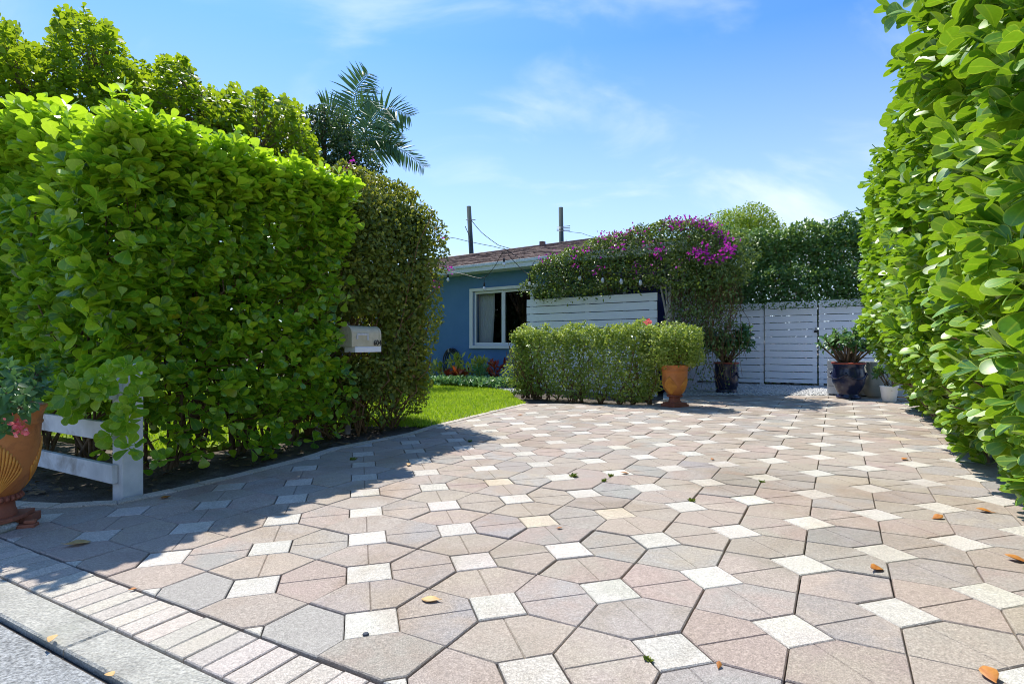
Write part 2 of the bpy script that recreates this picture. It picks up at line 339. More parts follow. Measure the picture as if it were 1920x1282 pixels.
def paver_mat():
    m, n = new_mat('concrete_paver')
    at = node(n, 'ShaderNodeAttribute', attribute_name='tint'); a2 = node(n, 'ShaderNodeAttribute', attribute_name='tint_b')
    g = node(n, 'ShaderNodeNewGeometry'); P = g.outputs['Position']
    n1 = noise(n, 3.2, 5, 0.6, P, 0.5); r1 = ramp(n, n1.outputs['Fac'], [(0.40, 0.0), (0.62, 1.0)])
    c = mixrgb(n, r1.outputs[0], at.outputs['Color'], a2.outputs['Color']).outputs[0]
    n2 = noise(n, 230, 2, 0.75, P); r2 = ramp(n, n2.outputs['Fac'], [(0.30, 0.52), (0.5, 1.0), (0.70, 1.55)])
    c = mixrgb(n, 0.85, c, r2.outputs[0], 'MULTIPLY').outputs[0]
    n3 = noise(n, 75, 3, 0.7, P); r3 = ramp(n, n3.outputs['Fac'], [(0.3, 0.78), (0.7, 1.18)])
    c = mixrgb(n, 1.0, c, r3.outputs[0], 'MULTIPLY').outputs[0]
    n4 = noise(n, 0.8, 6, 0.65, P, 0.6); r4 = ramp(n, n4.outputs['Fac'], [(0.50, (1, 1, 1)), (0.68, (0.80, 0.74, 0.66))])
    c = mixrgb(n, 1.0, c, r4.outputs[0], 'MULTIPLY').outputs[0]
    b = node(n, 'ShaderNodeBsdfPrincipled'); n.links.new(c, b.inputs['Base Color']); b.inputs['Roughness'].default_value = 0.8; b.inputs['Specular IOR Level'].default_value = 0.3
    bm = node(n, 'ShaderNodeBump'); bm.inputs['Strength'].default_value = 0.6; bm.inputs['Distance'].default_value = 0.004
    n.links.new(n2.outputs['Fac'], bm.inputs['Height']); n.links.new(bm.outputs[0], b.inputs['Normal'])
    o = node(n, 'ShaderNodeOutputMaterial'); n.links.new(b.outputs[0], o.inputs[0]); return m
M_paver = paver_mat()

# ------------------------------------------------------------------ ground, street, driveway (the setting)
def sheet(name, poly, z, mat, kind='structure', th=None):
    me = bpy.data.meshes.new(name); bm = bmesh.new()
    vs = [bm.verts.new((x, y, z + gz(x))) for x, y in poly]
    f = bm.faces.new(vs)
    if f.normal.z < 0: f.normal_flip()
    bm.normal_update()
    if f.normal.z < 0: bmesh.ops.reverse_faces(bm, faces=[f])
    if th:
        ex = bmesh.ops.extrude_face_region(bm, geom=[f])
        for v in ex['geom']:
            if isinstance(v, bmesh.types.BMVert): v.co.z -= 0
        for v in vs: v.co.z -= th
        bmesh.ops.recalc_face_normals(bm, faces=bm.faces[:])
    bmesh.ops.triangulate(bm, faces=[q for q in bm.faces if len(q.verts) > 4])
    bm.to_mesh(me); bm.free()
    o = link(me, name, mat); o['kind'] = kind; return o

xs = [-700, -14, 14, 700]; ys = [-400, 0, 30, 900]
gb = MB(); gv = [(x, y, gz(x) - 0.045) for y in ys for x in xs]
gb.add(gv, [(j*4+i, j*4+i+1, j*4+i+5, j*4+i+4) for j in range(3) for i in range(3)])
props(gb.build('ground', M_earth), kind='structure')

STREET_A = 1.27
def strip(a0, a1, b0, b1): return [AB(a0, b0), AB(a0, b1), AB(a1, b1), AB(a1, b0)]
sheet('street', strip(-9, 0.885, -13.9, 13.9), -0.022, M_asphalt)
kb = MB()
bb = -14.0; krng = random.Random(3)
while bb < 13.5:                                            # concrete edge cast in lengths
    b1 = bb + (1.55 if krng.random() < .7 else 0.9)
    q = strip(0.905, 1.052, bb + .004, b1 - .004)
    n0 = len(kb.v)
    ins = strip(0.912, 1.047, bb + .010, b1 - .010)
    kb.add([(x, y, -0.06 + gz(x)) for x, y in q] + [(x, y, -0.013 + gz(x)) for x, y in q] + [(x, y, -0.006 + gz(x)) for x, y in ins],
           [(0, 1, 5, 4), (1, 2, 6, 5), (2, 3, 7, 6), (3, 0, 4, 7), (4, 5, 9, 8), (5, 6, 10, 9), (6, 7, 11, 10), (7, 4, 8, 11), (8, 9, 10, 11)])
    bb = b1
props(kb.build('kerb', M_concrete), kind='structure')
sheet('gutter_joint', strip(0.80, 1.27, -13.9, 13.9), -0.034, M_joint)

# the drive's outline, from the street round to the right hedge
OUT = [AB(STREET_A, -5.9), AB(1.42, -4.9)] + [G(*p) for p in ((90, 953), (220, 946), (333, 921), (433, 898), (583, 859), (640, 841), (780, 813), (822, 799), (991, 757))]
OUT += [(0.75, 9.15), (2.15, 8.75), (2.5, 9.55), G(1290, 742), G(1420, 741), G(1560, 742), G(1690, 751), AB(10.4, 1.45), AB(STREET_A, 1.45)]
OUTA = np.array(OUT)
if sum(OUT[i][0]*OUT[(i+1) % len(OUT)][1] - OUT[(i+1) % len(OUT)][0]*OUT[i][1] for i in range(len(OUT))) > 0: OUTA = OUTA[::-1]
OUTP = [tuple(p) for p in OUTA]           # clockwise: the inside lies to the right of each edge
def inside(p, poly=OUTP):
    x, y = p; r = False; n = len(poly)
    for i in range(n):
        x1, y1 = poly[i]; x2, y2 = poly[(i+1) % n]
        if (y1 > y) != (y2 > y) and x < (x2-x1)*(y-y1)/(y2-y1)+x1: r = not r
    return r
def clip_half(poly, p, q, off=0.0):
    nx, ny = (q[1]-p[1]), -(q[0]-p[0]); l = math.hypot(nx, ny); nx /= l; ny /= l
    d = [(v[0]-p[0])*nx + (v[1]-p[1])*ny - off for v in poly]; out = []
    for i in range(len(poly)):
        j = (i+1) % len(poly)
        if d[i] >= 0: out.append(poly[i])
        if (d[i] >= 0) != (d[j] >= 0):
            t = d[i]/(d[i]-d[j]); out.append((poly[i][0]+t*(poly[j][0]-poly[i][0]), poly[i][1]+t*(poly[j][1]-poly[i][1])))
    return out
def segdist(p, a, b):
    ax, ay = a; bx, by = b; t = ((p[0]-ax)*(bx-ax)+(p[1]-ay)*(by-ay))/((bx-ax)**2+(by-ay)**2); t = max(0, min(1, t))
    return math.hypot(p[0]-ax-t*(bx-ax), p[1]-ay-t*(by-ay))
def clip_out(poly, off=0.0):
    """the part of a (convex) paver that lies inside the outline"""
    c = (sum(p[0] for p in poly)/len(poly), sum(p[1] for p in poly)/len(poly))
    near = min(segdist(c, OUTP[i], OUTP[(i+1) % len(OUTP)]) for i in range(len(OUTP))) < 0.6
    if not near: return poly if inside(c) else []
    n = len(poly)
    if sum(poly[i][0]*poly[(i+1) % n][1]-poly[(i+1) % n][0]*poly[i][1] for i in range(n)) > 0: poly = poly[::-1]
    sub = list(OUTP)
    for i in range(n):
        sub = clip_half(sub, poly[i], poly[(i+1) % n])
        if len(sub) < 3: return []
    pts = sorted(set((round(x, 5), round(y, 5)) for x, y in sub))          # keep it convex at the bends of the edge course
    def half(ps):
        o = []
        for p in ps:
            while len(o) > 1 and (o[-1][0]-o[-2][0])*(p[1]-o[-2][1]) - (o[-1][1]-o[-2][1])*(p[0]-o[-2][0]) <= 0: o.pop()
            o.append(p)
        return o
    if len(pts) < 3: return []
    lo = half(pts); up = half(pts[::-1]); return lo[:-1]+up[:-1]
def area(p): return 0.5*abs(sum(p[i][0]*p[(i+1) % len(p)][1]-p[(i+1) % len(p)][0]*p[i][1] for i in range(len(p))))
def inset(poly, d):
    n = len(poly); s = sum(poly[i][0]*poly[(i+1) % n][1]-poly[(i+1) % n][0]*poly[i][1] for i in range(n))
    if s < 0: poly = poly[::-1]
    q = [poly[0]]
    for p in poly[1:]:
        if math.hypot(p[0]-q[-1][0], p[1]-q[-1][1]) > 0.004: q.append(p)
    if math.hypot(q[0][0]-q[-1][0], q[0][1]-q[-1][1]) < 0.004: q.pop()
    poly = q; n = len(poly)
    if n < 3: return []
    r = list(poly)
    base = list(poly)
    for i in range(n):
        a, b = base[i], base[(i+1) % n]
        nx, ny = -(b[1]-a[1]), (b[0]-a[0]); l = math.hypot(nx, ny); nx /= l; ny /= l; out = []
        dd = [(v[0]-a[0])*nx+(v[1]-a[1])*ny-d for v in r]
        for k in range(len(r)):
            j = (k+1) % len(r)
            if dd[k] >= 0: out.append(r[k])
            if (dd[k] >= 0) != (dd[j] >= 0):
                t = dd[k]/(dd[k]-dd[j]); out.append((r[k][0]+t*(r[j][0]-r[k][0]), r[k][1]+t*(r[j][1]-r[k][1])))
        r = out
        if len(r) < 3: return []
    return r

class Tiles:
    def __init__(s): s.v = []; s.f = []; s.t = []; s.t2 = []; s.rd = random.Random(11)
    def tile(s, poly, col, col2, gap=0.0035, dz=0.0, tilt=True, groove=None, ch=0.0038):
        """a paver: sides, chamfered arris and top; groove=(p,q) cuts a shallow false joint across the top"""
        top0 = inset(poly, gap)
        if len(top0) < 3: return
        cx = sum(p[0] for p in top0)/len(top0); cyy = sum(p[1] for p in top0)/len(top0)
        tx, ty = (s.rd.gauss(0, .006), s.rd.gauss(0, .006)) if tilt else (0, 0)
        def z(p, h): return gz(p[0]) + dz + h + (p[0]-cx)*tx + (p[1]-cyy)*ty
        def ring(pl, h): n0 = len(s.v); s.v.extend((p[0], p[1], z(p, h)) for p in pl); s.t.extend([col]*len(pl)); s.t2.extend([col2]*len(pl)); return list(range(n0, n0+len(pl)))
        halves = [top0]
        if groove:
            (ax, ay), (bx, by) = groove
            h1 = clip_half(top0, (ax, ay), (bx, by), 0.0); h2 = clip_half(top0, (bx, by), (ax, ay), 0.0)
            halves = [h for h in (h1, h2) if len(h) >= 3]
        a = ring(top0, -0.03); b = ring(top0, -ch); n = len(top0)
        for i in range(n): j = (i+1) % n; s.f.append((a[i], a[j], b[j], b[i]))
        for h in halves:
            t = inset(h, ch if not groove else 0.0042)
            if len(t) < 3 or area(t) < 2e-4: continue
            hh = inset(h, 0.0003)
            if len(hh) == len(t):
                r0 = ring(hh, -ch if not groove else -0.0055); r1 = ring(t, 0.0)
                for i in range(len(t)): j = (i+1) % len(t); s.f.append((r0[i], r0[j], r1[j], r1[i]))
            else: r1 = ring(t, 0.0)
            s.f.append(tuple(r1))
    def build(s, name):
        me = bpy.data.meshes.new(name); me.from_pydata(s.v, [], s.f); me.update()
        for nm, d in (('tint', s.t), ('tint_b', s.t2)):
            at = me.attributes.new(nm, 'FLOAT_COLOR', 'POINT'); at.data.foreach_set('color', np.array([(*c, 1) for c in d], np.float32).ravel())
        return link(me, name, M_paver)

T = Tiles(); trd = random.Random(21)
U = np.array([math.cos(TH), math.sin(TH)]); W = np.array([-math.sin(TH), math.cos(TH)])
def lat(i, j): p = np.array([AX0, AY0]) + LAT*(i*U + j*W); return (float(p[0]), float(p[1]))
HEXCOL = [(0.368, 0.308, 0.252), (0.355, 0.304, 0.254), (0.365, 0.308, 0.25), (0.352, 0.305, 0.26), (0.338, 0.302, 0.266), (0.372, 0.30, 0.25), (0.322, 0.298, 0.274), (0.362, 0.29, 0.25), (0.358, 0.304, 0.252), (0.372, 0.312, 0.256)]
def jit(c, s, rd): k = rd.gauss(1, s); return tuple(max(0.02, x*k*rd.gauss(1, .012)) for x in c)
h = SQ/2
for i in range(-16, 26):
    for j in range(-14, 28):
        c0 = lat(i, j)
        if not (-8 < c0[0] < 9 and -1.5 < c0[1] < 12.5): continue
        sq = [lat(i-h, j-h), lat(i+h, j-h), lat(i+h, j+h), lat(i-h, j+h)]
        q = clip_out(sq)
        if q and area(q) > 6e-4:
            r = trd.random()
            base = (0.515, 0.478, 0.42) if r > .10 else ((0.53, 0.455, 0.35) if r > .07 else (0.55, 0.50, 0.43))
            T.tile(q, jit(base, .05, trd), jit(base, .06, trd), dz=trd.gauss(0, .0012), gap=0.001 + abs(trd.gauss(0, .0013)))
        for (hx, gr) in (([lat(i+h, j-h), lat(i+.5, j-.5), lat(i+1-h, j-h), lat(i+1-h, j+h), lat(i+.5, j+.5), lat(i+h, j+h)], (lat(i+h, j), lat(i+1-h, j))),
                         ([lat(i-h, j+h), lat(i+h, j+h), lat(i+.5, j+.5), lat(i+h, j+1-h), lat(i-h, j+1-h), lat(i-.5, j+.5)], (lat(i, j+h), lat(i, j+1-h)))):
            q = clip_out(hx)
            if q and area(q) > 6e-4:
                whole = area(q) > 0.98*area(hx)
                T.tile(q, jit(trd.choice(HEXCOL), .055, trd), jit(trd.choice(HEXCOL), .055, trd), dz=trd.gauss(0, .0016), gap=0.001 + abs(trd.gauss(0, .0014)), groove=gr if whole and trd.random() > .06 else None)
drive = T.build('driveway'); drive['kind'] = 'structure'
B = Tiles()
bb = -13.9                                                    # soldier course along the street
while bb < 13.9:
    c = jit((0.455, 0.41, 0.355) if trd.random() > .3 else (0.41, 0.375, 0.325), .06, trd)
    B.tile(strip(1.055, 1.262, bb, bb+.1015), c, jit(c, .05, trd), gap=0.0018 + abs(trd.gauss(0, .0008)), dz=trd.gauss(-.001, .0015))
    bb += .1015
edge = [p for p in OUT[:11]]                                 # header course along the left edge of the drive
acc = []
for i in range(len(edge)-1):
    a, b = Vector(edge[i]), Vector(edge[i+1]); n = max(1, round((b-a).length/.205))
    for k in range(n): acc.append(a.lerp(b, k/n))
acc.append(Vector(edge[-1]))
nr = []
for i in range(len(acc)):
    t = (acc[min(i+1, len(acc)-1)] - acc[max(i-1, 0)]).normalized(); nr.append(Vector((-t.y, t.x)))
for i in range(len(acc)-1):
    q = [acc[i], acc[i+1], acc[i+1]+nr[i+1]*.105, acc[i]+nr[i]*.105]
    c = jit((0.50, 0.45, 0.38), .06, trd)
    B.tile([tuple(p) for p in q], c, jit(c, .05, trd), gap=0.003, dz=trd.gauss(.007, .0015))
border = B.build('driveway_border'); border['kind'] = 'structure'
sheet('paving_bed', [tuple(p) for p in OUTP], -0.022, M_joint)

# lawn and grass
LAWN = [(-1.02, 6.80), (0.20, 9.20), (0.02, 10.15), (-0.05, 11.4), (-0.75, 13.15), (-2.3, 14.1), (-13.5, 23.0), (-13.5, 9.0), AB(3.0, -8.5), AB(3.0, -5.4), AB(4.6, -5.2), AB(6.0, -5.3)]
sheet('lawn', LAWN, 0.004, M_lawn, th=0.06)
sheet('gravel_bed', [(2.55, 9.6), G(1290, 741.5), G(1420, 740.5), G(1560, 741), (6.6, 9.2), (9.2, 9.0), (9.5, 10.5), (4.6, 13.6), (3.3, 12.0), (2.9, 10.9)], -0.008, M_gravel, th=0.03)
sheet('flower_bed', [(-0.72, 13.2), (0.0, 11.5), (0.45, 11.7), (0.9, 12.8), (-3.0, 15.9), (-3.8, 15.2)], 0.010, M_soil, th=0.05)

def scatter(poly, n, r):
    P = np.array(poly); lo, hi = P.min(0), P.max(0); out = np.zeros((0, 2))
    while len(out) < n:
        q = r.uniform(lo, hi, (n*2, 2)); ins = np.zeros(len(q), bool)
        for i in range(len(P)):
            x1, y1 = P[i]; x2, y2 = P[(i+1) % len(P)]
            if y1 == y2: continue
            c = ((y1 > q[:, 1]) != (y2 > q[:, 1])) & (q[:, 0] < (x2-x1)*(q[:, 1]-y1)/(y2-y1)+x1); ins ^= c
        out = np.concatenate([out, q[ins]])
    return out[:n]
def blades(pts, hmean, r, wid=0.006):
    n = len(pts); az = r.uniform(0, 2*np.pi, n); hh = hmean*r.uniform(.5, 1.35, n); lean = r.normal(0, .45, (n, 2))
    d = np.stack([np.cos(az), np.sin(az), 0*az], -1)*wid
    base = np.stack([pts[:, 0], pts[:, 1], gza(pts[:, 0]) + .002], -1)
    mid = base + np.stack([lean[:, 0]*hh*.35, lean[:, 1]*hh*.35, hh*.6], -1); tip = base + np.stack([lean[:, 0]*hh, lean[:, 1]*hh, hh*.95], -1)
    V = np.stack([base-d, base+d, mid+d*.8, mid-d*.8, tip+d*.12, tip-d*.12], 1)
    Q = (np.arange(n)*6)[:, None, None] + np.array([[0, 1, 2, 3], [3, 2, 4, 5]])[None]
    return V.reshape(-1, 3), Q.reshape(-1, 4)
r_ = np.random.default_rng(5)
vis = [(-2.6, 6.9), (-1.0, 6.76), (0.22, 9.2), (0.05, 10.2), (-0.05, 11.4), (-0.75, 13.2), (-2.3, 14.1), (-3.4, 12.0)]
p1 = scatter(vis, 38000, r_); p2 = scatter([AB(3.0, -5.4), AB(4.6, -5.2), (-2.6, 6.9), (-3.4, 12.0), (-8, 12), (-8, 8), AB(3.0, -8.5)], 20000, r_)
V1, Q1 = blades(p1, .042, r_, .0045); V2, Q2 = blades(p2, .06, r_, .008)
t1 = np.repeat(np.clip(r_.normal(.45, .25, len(p1)+len(p2)), 0, .95), 6)
props(np_mesh('grass', np.concatenate([V1, V2]), np.concatenate([Q1, Q2+len(V1)]), M_grass, None, t1), kind='stuff')
def stones(name, poly, n, rmin, rmax, seed, mat, z=0.0):
    r = np.random.default_rng(seed); p = scatter(poly, n, r)
    o = np.array([[1, 0, 0], [0, 1, 0], [-1, 0, 0], [0, -1, 0], [0, 0, 1], [0, 0, -1]], float)
    q = np.array([[0, 1, 4], [1, 2, 4], [2, 3, 4], [3, 0, 4], [1, 0, 5], [2, 1, 5], [3, 2, 5], [0, 3, 5]])
    V = o[None]*r.uniform(rmin, rmax, (n, 1, 1))*r.uniform(.6, 1.1, (n, 6, 1))*np.array([1, 1, .65]); a = r.uniform(0, 6.28, n)
    x = V[..., 0]*np.cos(a)[:, None]-V[..., 1]*np.sin(a)[:, None]; y = V[..., 0]*np.sin(a)[:, None]+V[..., 1]*np.cos(a)[:, None]
    V = np.stack([x+p[:, 0, None], y+p[:, 1, None], V[..., 2]+gza(p[:, 0])[:, None]+z+r.uniform(0, .012, (n, 1))], -1)
    return props(np_mesh(name, V, ((np.arange(n)*6)[:, None, None]+q[None]).reshape(-1, 3), mat, None, None, False), kind='stuff')
stones('gravel', [(2.9, 10.2), G(1300, 741), G(1420, 740), G(1556, 740.5), (6.0, 9.9), (7.2, 11.0), (4.6, 13.0), (3.6, 12.2)], 7000, .012, .03, 3, M_gravel)
stones('bed_pebbles', [(-0.66, 13.15), (-0.78, 13.02), (0.0, 11.28), (0.35, 11.55), (0.1, 11.9), (-.35, 13.0), (-2.2, 14.35), (-2.4, 14.15)], 900, .018, .045, 4, M_gravel, .008)

# ------------------------------------------------------------------ leaves
def leaf_tpl(ns, prof, cup=0.12, droop=0.1, two=True, ts=None):
    """x 0..1 along the blade, y across, z up; prof gives half-widths (as a share of the length) at the stations ts"""
    V = []; Q = []; c = [-1, 0, 1] if two else [-1, 1]; m = len(c)
    for i, w in enumerate(prof):
        t = ts[i] if ts else i/(len(prof)-1)
        for k in c: V.append((t, k*w, cup*(abs(k)*w)*1.0 - droop*t*t + 0.02*math.sin(t*3)))
    for i in range(len(prof)-1):
        for k in range(m-1): Q.append((i*m+k, (i+1)*m+k, (i+1)*m+k+1, i*m+k+1))
    return np.array(V, float), np.array(Q, int)
T_CLU = leaf_tpl(8, [.018, .032, .13, .255, .325, .31, .235, .09], .08, .08, True, [0, .12, .32, .55, .74, .88, .96, 1.0])
T_CLU_FINE = leaf_tpl(10, [.015, .022, .075, .165, .235, .275, .265, .205, .145, .05], .10, .10, True, [0, .09, .23, .40, .56, .71, .83, .92, .975, 1.0])
T_SM = leaf_tpl(4, [.02, .27, .24, .02], .3, .12)
T_TINY = leaf_tpl(3, [.03, .32, .03], .3, .1)
T_LONG = leaf_tpl(5, [.02, .13, .17, .12, .01], .3, .22)
def unit(v): return v/np.maximum(np.linalg.norm(v, axis=-1, keepdims=True), 1e-9)
def place_leaves(tpl, pos, d, nrm, size, wid, r, flip=0.15):
    TV, TQ = tpl; n = len(pos)
    d = unit(d); nrm = unit(nrm - d*(nrm*d).sum(-1, keepdims=True)); y = np.cross(nrm, d)
    L_ = TV[None]*np.stack([size, size*wid, size], -1)[:, None, :]
    L_[..., 2] *= r.uniform(-.5, 2.3, (n, 1))
    V = pos[:, None] + L_[..., 0:1]*d[:, None] + L_[..., 1:2]*y[:, None] + L_[..., 2:3]*nrm[:, None]
    Q = (np.arange(n)*len(TV))[:, None, None] + TQ[None]
    return V.reshape(-1, 3), Q.reshape(-1, 4)
def rosettes(tpl, tip, ax, k, size, r, wid=(.85, 1.15), a0=28, a1=85, jitter=.2, upn=0.0):
    """k leaves round each tip, the young ones upright, the old ones spread"""
    n = len(tip); ax = unit(ax)
    ref = np.where(np.abs(ax[:, 2:3]) < .9, np.array([[0, 0, 1.]]), np.array([[1., 0, 0]]))
    u = unit(np.cross(ax, ref)); v = np.cross(ax, u); ph = r.uniform(0, 6.28, n)
    P, D, N, S = [], [], [], []
    for q in range(k):
        a = ph + q*math.pi + (q//2)*math.pi/2 + r.normal(0, .25, n)
        al = np.radians(a0 + (a1-a0)*(q//2 + .5)/(k/2) + r.normal(0, 10, n))
        rad = u*np.cos(a)[:, None] + v*np.sin(a)[:, None]
        d = np.cos(al)[:, None]*ax + np.sin(al)[:, None]*rad; nn = np.sin(al)[:, None]*ax - np.cos(al)[:, None]*rad
        P.append(tip - ax*(q//2)[None] * 0 - ax*((q//2)*.022 + .0) ) if False else P.append(tip - ax*((q//2)*.20*size)[:, None])
        nn = np.where(nn[:, 2:3] < -.15, -nn, nn) + np.array([0, 0, upn]) if upn else nn
        D.append(d + r.normal(0, jitter, (n, 3))); N.append(nn + r.normal(0, jitter, (n, 3)))
        S.append(size*(.68 + .37*min(1, (q//2+.6)/(k/2)))*r.uniform(.62, 1.18, n))
    P, D, N, S = map(np.concatenate, (P, D, N, S))
    V, Q = place_leaves(tpl, P, D, N, S, r.uniform(*wid, len(P)), r)
    return V, Q, len(P)
def tones(n, per, r, mean=.42, sd=.22, extra=0.0):
    t = np.clip(r.normal(mean, sd, n), 0, .85)
    if extra: t[r.random(n) < extra] = 1.0
    return np.repeat(t, per)
def bump3(p, s):
    return (np.sin(p[:, 0]*s*1.7+p[:, 2]*s*1.1+.4)+np.sin(p[:, 1]*s*1.9-p[:, 2]*s*.7+1.9)+np.sin((p[:, 0]-p[:, 1])*s*2.7+p[:, 2]*s*2.3))/3
def merge(parts):
    V, Q, t, n = [], [], [], 0
    for v, q, tt in parts: V.append(v); Q.append(q+n); t.append(tt); n += len(v)
    return np.concatenate(V), np.concatenate(Q), np.concatenate(t)

def stems(name, roots, tips, mat, parent, r0, r1, rd, off, n=5, wig=.08, seg=4):
    mb = MB()
    for a, b in zip(roots, tips):
        a = Vector(a)-Vector(off); b = Vector(b)-Vector(off); pts = []
        for i in range(seg+1):
            t = i/seg; p = a.lerp(b, t)
            if 0 < i < seg: p += Vector((rd.gauss(0, wig), rd.gauss(0, wig), rd.gauss(0, wig*.5)))*(b-a).length
            pts.append(p)
        mb.tube(pts, [r0+(r1-r0)*i/seg for i in range(seg+1)], n, False)
    return mb.build(name, mat, parent)

# ------------------------------------------------------------------ left clusia hedge (an L round the fence corner)
r = np.random.default_rng(31); rd = random.Random(31)
def sample_face(n, fn): return fn(r.random(n), r.random(n))
org = (*AB(3.0, -4.9), gz(-3))
hedge = thing('hedge', 'tall round-leaved clusia hedge at the left, overhanging the white fence corner and the mailbox', 'hedge', org)
parts = []
MBX = (-1.80+EV[0]*.10, 5.92+EV[1]*.10)
def near_mail(p, rr=.30):
    q = (p[:, 0]-MBX[0])*MV[0]+(p[:, 1]-MBX[1])*MV[1]; w = (p[:, 0]-MBX[0])*EV[0]+(p[:, 1]-MBX[1])*EV[1]
    return (q > -.22) & (q < .62) & (w > -.22) & (p[:, 2] > .84) & (p[:, 2] < 1.30)
def clu(a, b, z, nx, up, k, size, depth, jit_=.12, tpl=T_CLU, ex=.006, mean=.42, a0=24, a1=78, upn=.7):
    """tips on a face; nx outward normal (2-vector)"""
    n = len(a); p = ab3(np.broadcast_to(a, (n,)), np.broadcast_to(b, (n,)), z); ok = ~near_mail(p); p = p[ok]; n = len(p); o = np.array([nx[0], nx[1], 0.])
    dsp = bump3(p, 2.1)*.09 + bump3(p, 5.3)*.05 - np.abs(r.normal(0, depth, n))
    p = p + o*dsp[:, None] + r.normal(0, .03, (n, 3))
    ax = o*.62 + np.array([0, 0, up]) + r.normal(0, .33, (n, 3))
    s = size*r.uniform(.8, 1.2, n); p[:, 2] += gza(p[:, 0])
    V, Q, m = rosettes(tpl, p, ax, k, s, r, (1.0, 1.3), a0, a1, .2, upn)
    parts.append((V, Q, tones(m, len(tpl[0]), r, mean, .32, ex)))
def zdist(n, lo, hi, thin=.55):
    z = r.uniform(lo, hi, n*2); keep = r.random(n*2) < np.clip((z-lo)/thin, .36, 1); return z[keep][:n]
z = zdist(1100, .03, 2.55, .65); n = len(z); a = r.uniform(2.05, 4.22, n)
inn = np.clip((.7-z)/.7, 0, 1)*.05 + np.clip((z-2.2)/.4, 0, 1)**2*.16
clu(a, -4.28-inn, z, EV, .35, 6, .104, .15)
z = zdist(620, .3, 2.5, .6); n = len(z)                                # second, deeper layer
clu(r.uniform(2.2, 4.15, n), np.full(n, -4.58), z, EV, .4, 6, .10, .10)
n = 1150; b = -r.uniform(4.3, 8.6, n); z = r.uniform(.55, 2.44, n)      # street side, over the fence
z = z*(1 + np.clip((-b-4.6)/1.4, 0, 1)*.17)
inn = np.clip((.75-z)/.75, 0, 1)*.12 + np.clip((z-1.7)/.8, 0, 1)**2*.28
clu(1.84+inn, b, z, -MV, .35, 6, .128, .10)
z = zdist(480, .5, 2.5, .4); n = len(z); clu(np.full(n, 2.2), -r.uniform(4.4, 8.6, n), z, -MV, .45, 6, .12, .13)
n = 620; clu(r.uniform(2.0, 4.22, n), -4.22-1.4*r.random(n)**1.5, 2.52+r.normal(0, .09, n), EV*.3, 1.0, 7, .110, .05, mean=.84, ex=.0)   # new growth along the top
n = 420; clu(r.uniform(2.0, 4.22, n), -r.uniform(4.20, 4.5, n), 2.40+r.normal(0, .13, n), EV*.5, .9, 7, .108, .05, mean=.80, ex=.0)
n = 760; b = -r.uniform(4.3, 8.6, n); clu(2.06+1.04*r.random(n)**1.5, b, 2.46+np.clip((-b-4.6)/1.4, 0, 1)*.44+r.normal(0, .09, n), -MV*.3, 1.0, 7, .130, .05, mean=.84, ex=.0)
n = 420; b = -r.uniform(4.3, 8.6, n); clu(r.uniform(1.98, 2.2, n), b, 2.36+np.clip((-b-4.6)/1.4, 0, 1)*.44+r.normal(0, .12, n), -MV*.5, .9, 7, .125, .05, mean=.80, ex=.0)
z = zdist(680, .55, 2.5, .8); n = len(z); clu(r.uniform(3.0, 4.15, n), np.full(n, -5.55), z, -EV, .5, 6, .10, .1)    # back
z = zdist(350, .3, 2.7); n = len(z); clu(np.full(n, 3.05), -r.uniform(5.6, 8.6, n), z, MV, .5, 6, .12, .1)
z = zdist(330, .5, 2.4, .5); n = len(z); clu(r.uniform(2.3, 4.1, n), -r.uniform(4.75, 5.4, n), z, EV, .8, 6, .11, .1)
z = zdist(240, .7, 2.5, .5); n = len(z); clu(r.uniform(2.4, 2.9, n), -r.uniform(5.2, 8.4, n), z, -MV, .8, 6, .13, .1)
for (px, py, y, k) in ((236, 765, 3.62, 8), (228, 785, 3.60, 8), (252, 742, 3.66, 7), (205, 812, 3.66, 7), (178, 705, 3.6, 8), (300, 862, 3.9, 6), (150, 730, 3.62, 7), (205, 700, 3.6, 8), (232, 690, 3.6, 8), (262, 700, 3.62, 7), (190, 735, 3.6, 8), (120, 740, 3.62, 8), (130, 770, 3.75, 7), (95, 720, 3.7, 8), (240, 838, 3.62, 5)):   # sprigs in front of the post
    x = (px-960)*y/F; zc = 1-(py-641)*y/F
    V, Q, m = rosettes(T_CLU, np.array([[x, y, zc], [x+.02, y+.03, zc+.02]]), np.array([[.25, -.8, .35], [.4, -.5, .7]]), k, np.array([.115, .10]), r)
    parts.append((V, Q, tones(m, len(T_CLU[0]), r, .5, .15)))
V, Q, t = merge(parts); np_mesh('foliage', V, Q, M_clusia, hedge, t, True, org, np.tile([0, 1, 0], len(V)//3))
ro, ti = [], []
for q in range(26):
    a_ = rd.uniform(2.25, 4.15); b_ = rd.uniform(-5.2, -4.75)
    if rd.random() < .35: a_ = rd.uniform(2.3, 2.8); b_ = rd.uniform(-7.5, -4.8)
    for w in range(3):
        x, y = AB(a_+rd.gauss(0, .03), b_+rd.gauss(0, .03)); x2, y2 = AB(a_+rd.gauss(0, .4), b_+rd.gauss(.12, .25))
        ro.append((x, y, gz(x)-.02)); ti.append((x2, y2, rd.uniform(.9, 2.3)))
stems('branches', ro, ti, M_bark, hedge, .016, .006, rd, org, 5, .05, 5)
ro, ti = [], []
for q in range(170):
    a_ = rd.uniform(2.2, 4.15); z0 = rd.uniform(.1, 1.6); x, y = AB(a_, -4.9); x2, y2 = AB(a_+rd.gauss(0, .25), rd.uniform(-4.5, -4.25))
    ro.append((x, y, z0)); ti.append((x2, y2, z0+rd.uniform(.0, .5)))
stems('twigs', ro, ti, M_twig, hedge, .006, .003, rd, org, 4, .06, 4)

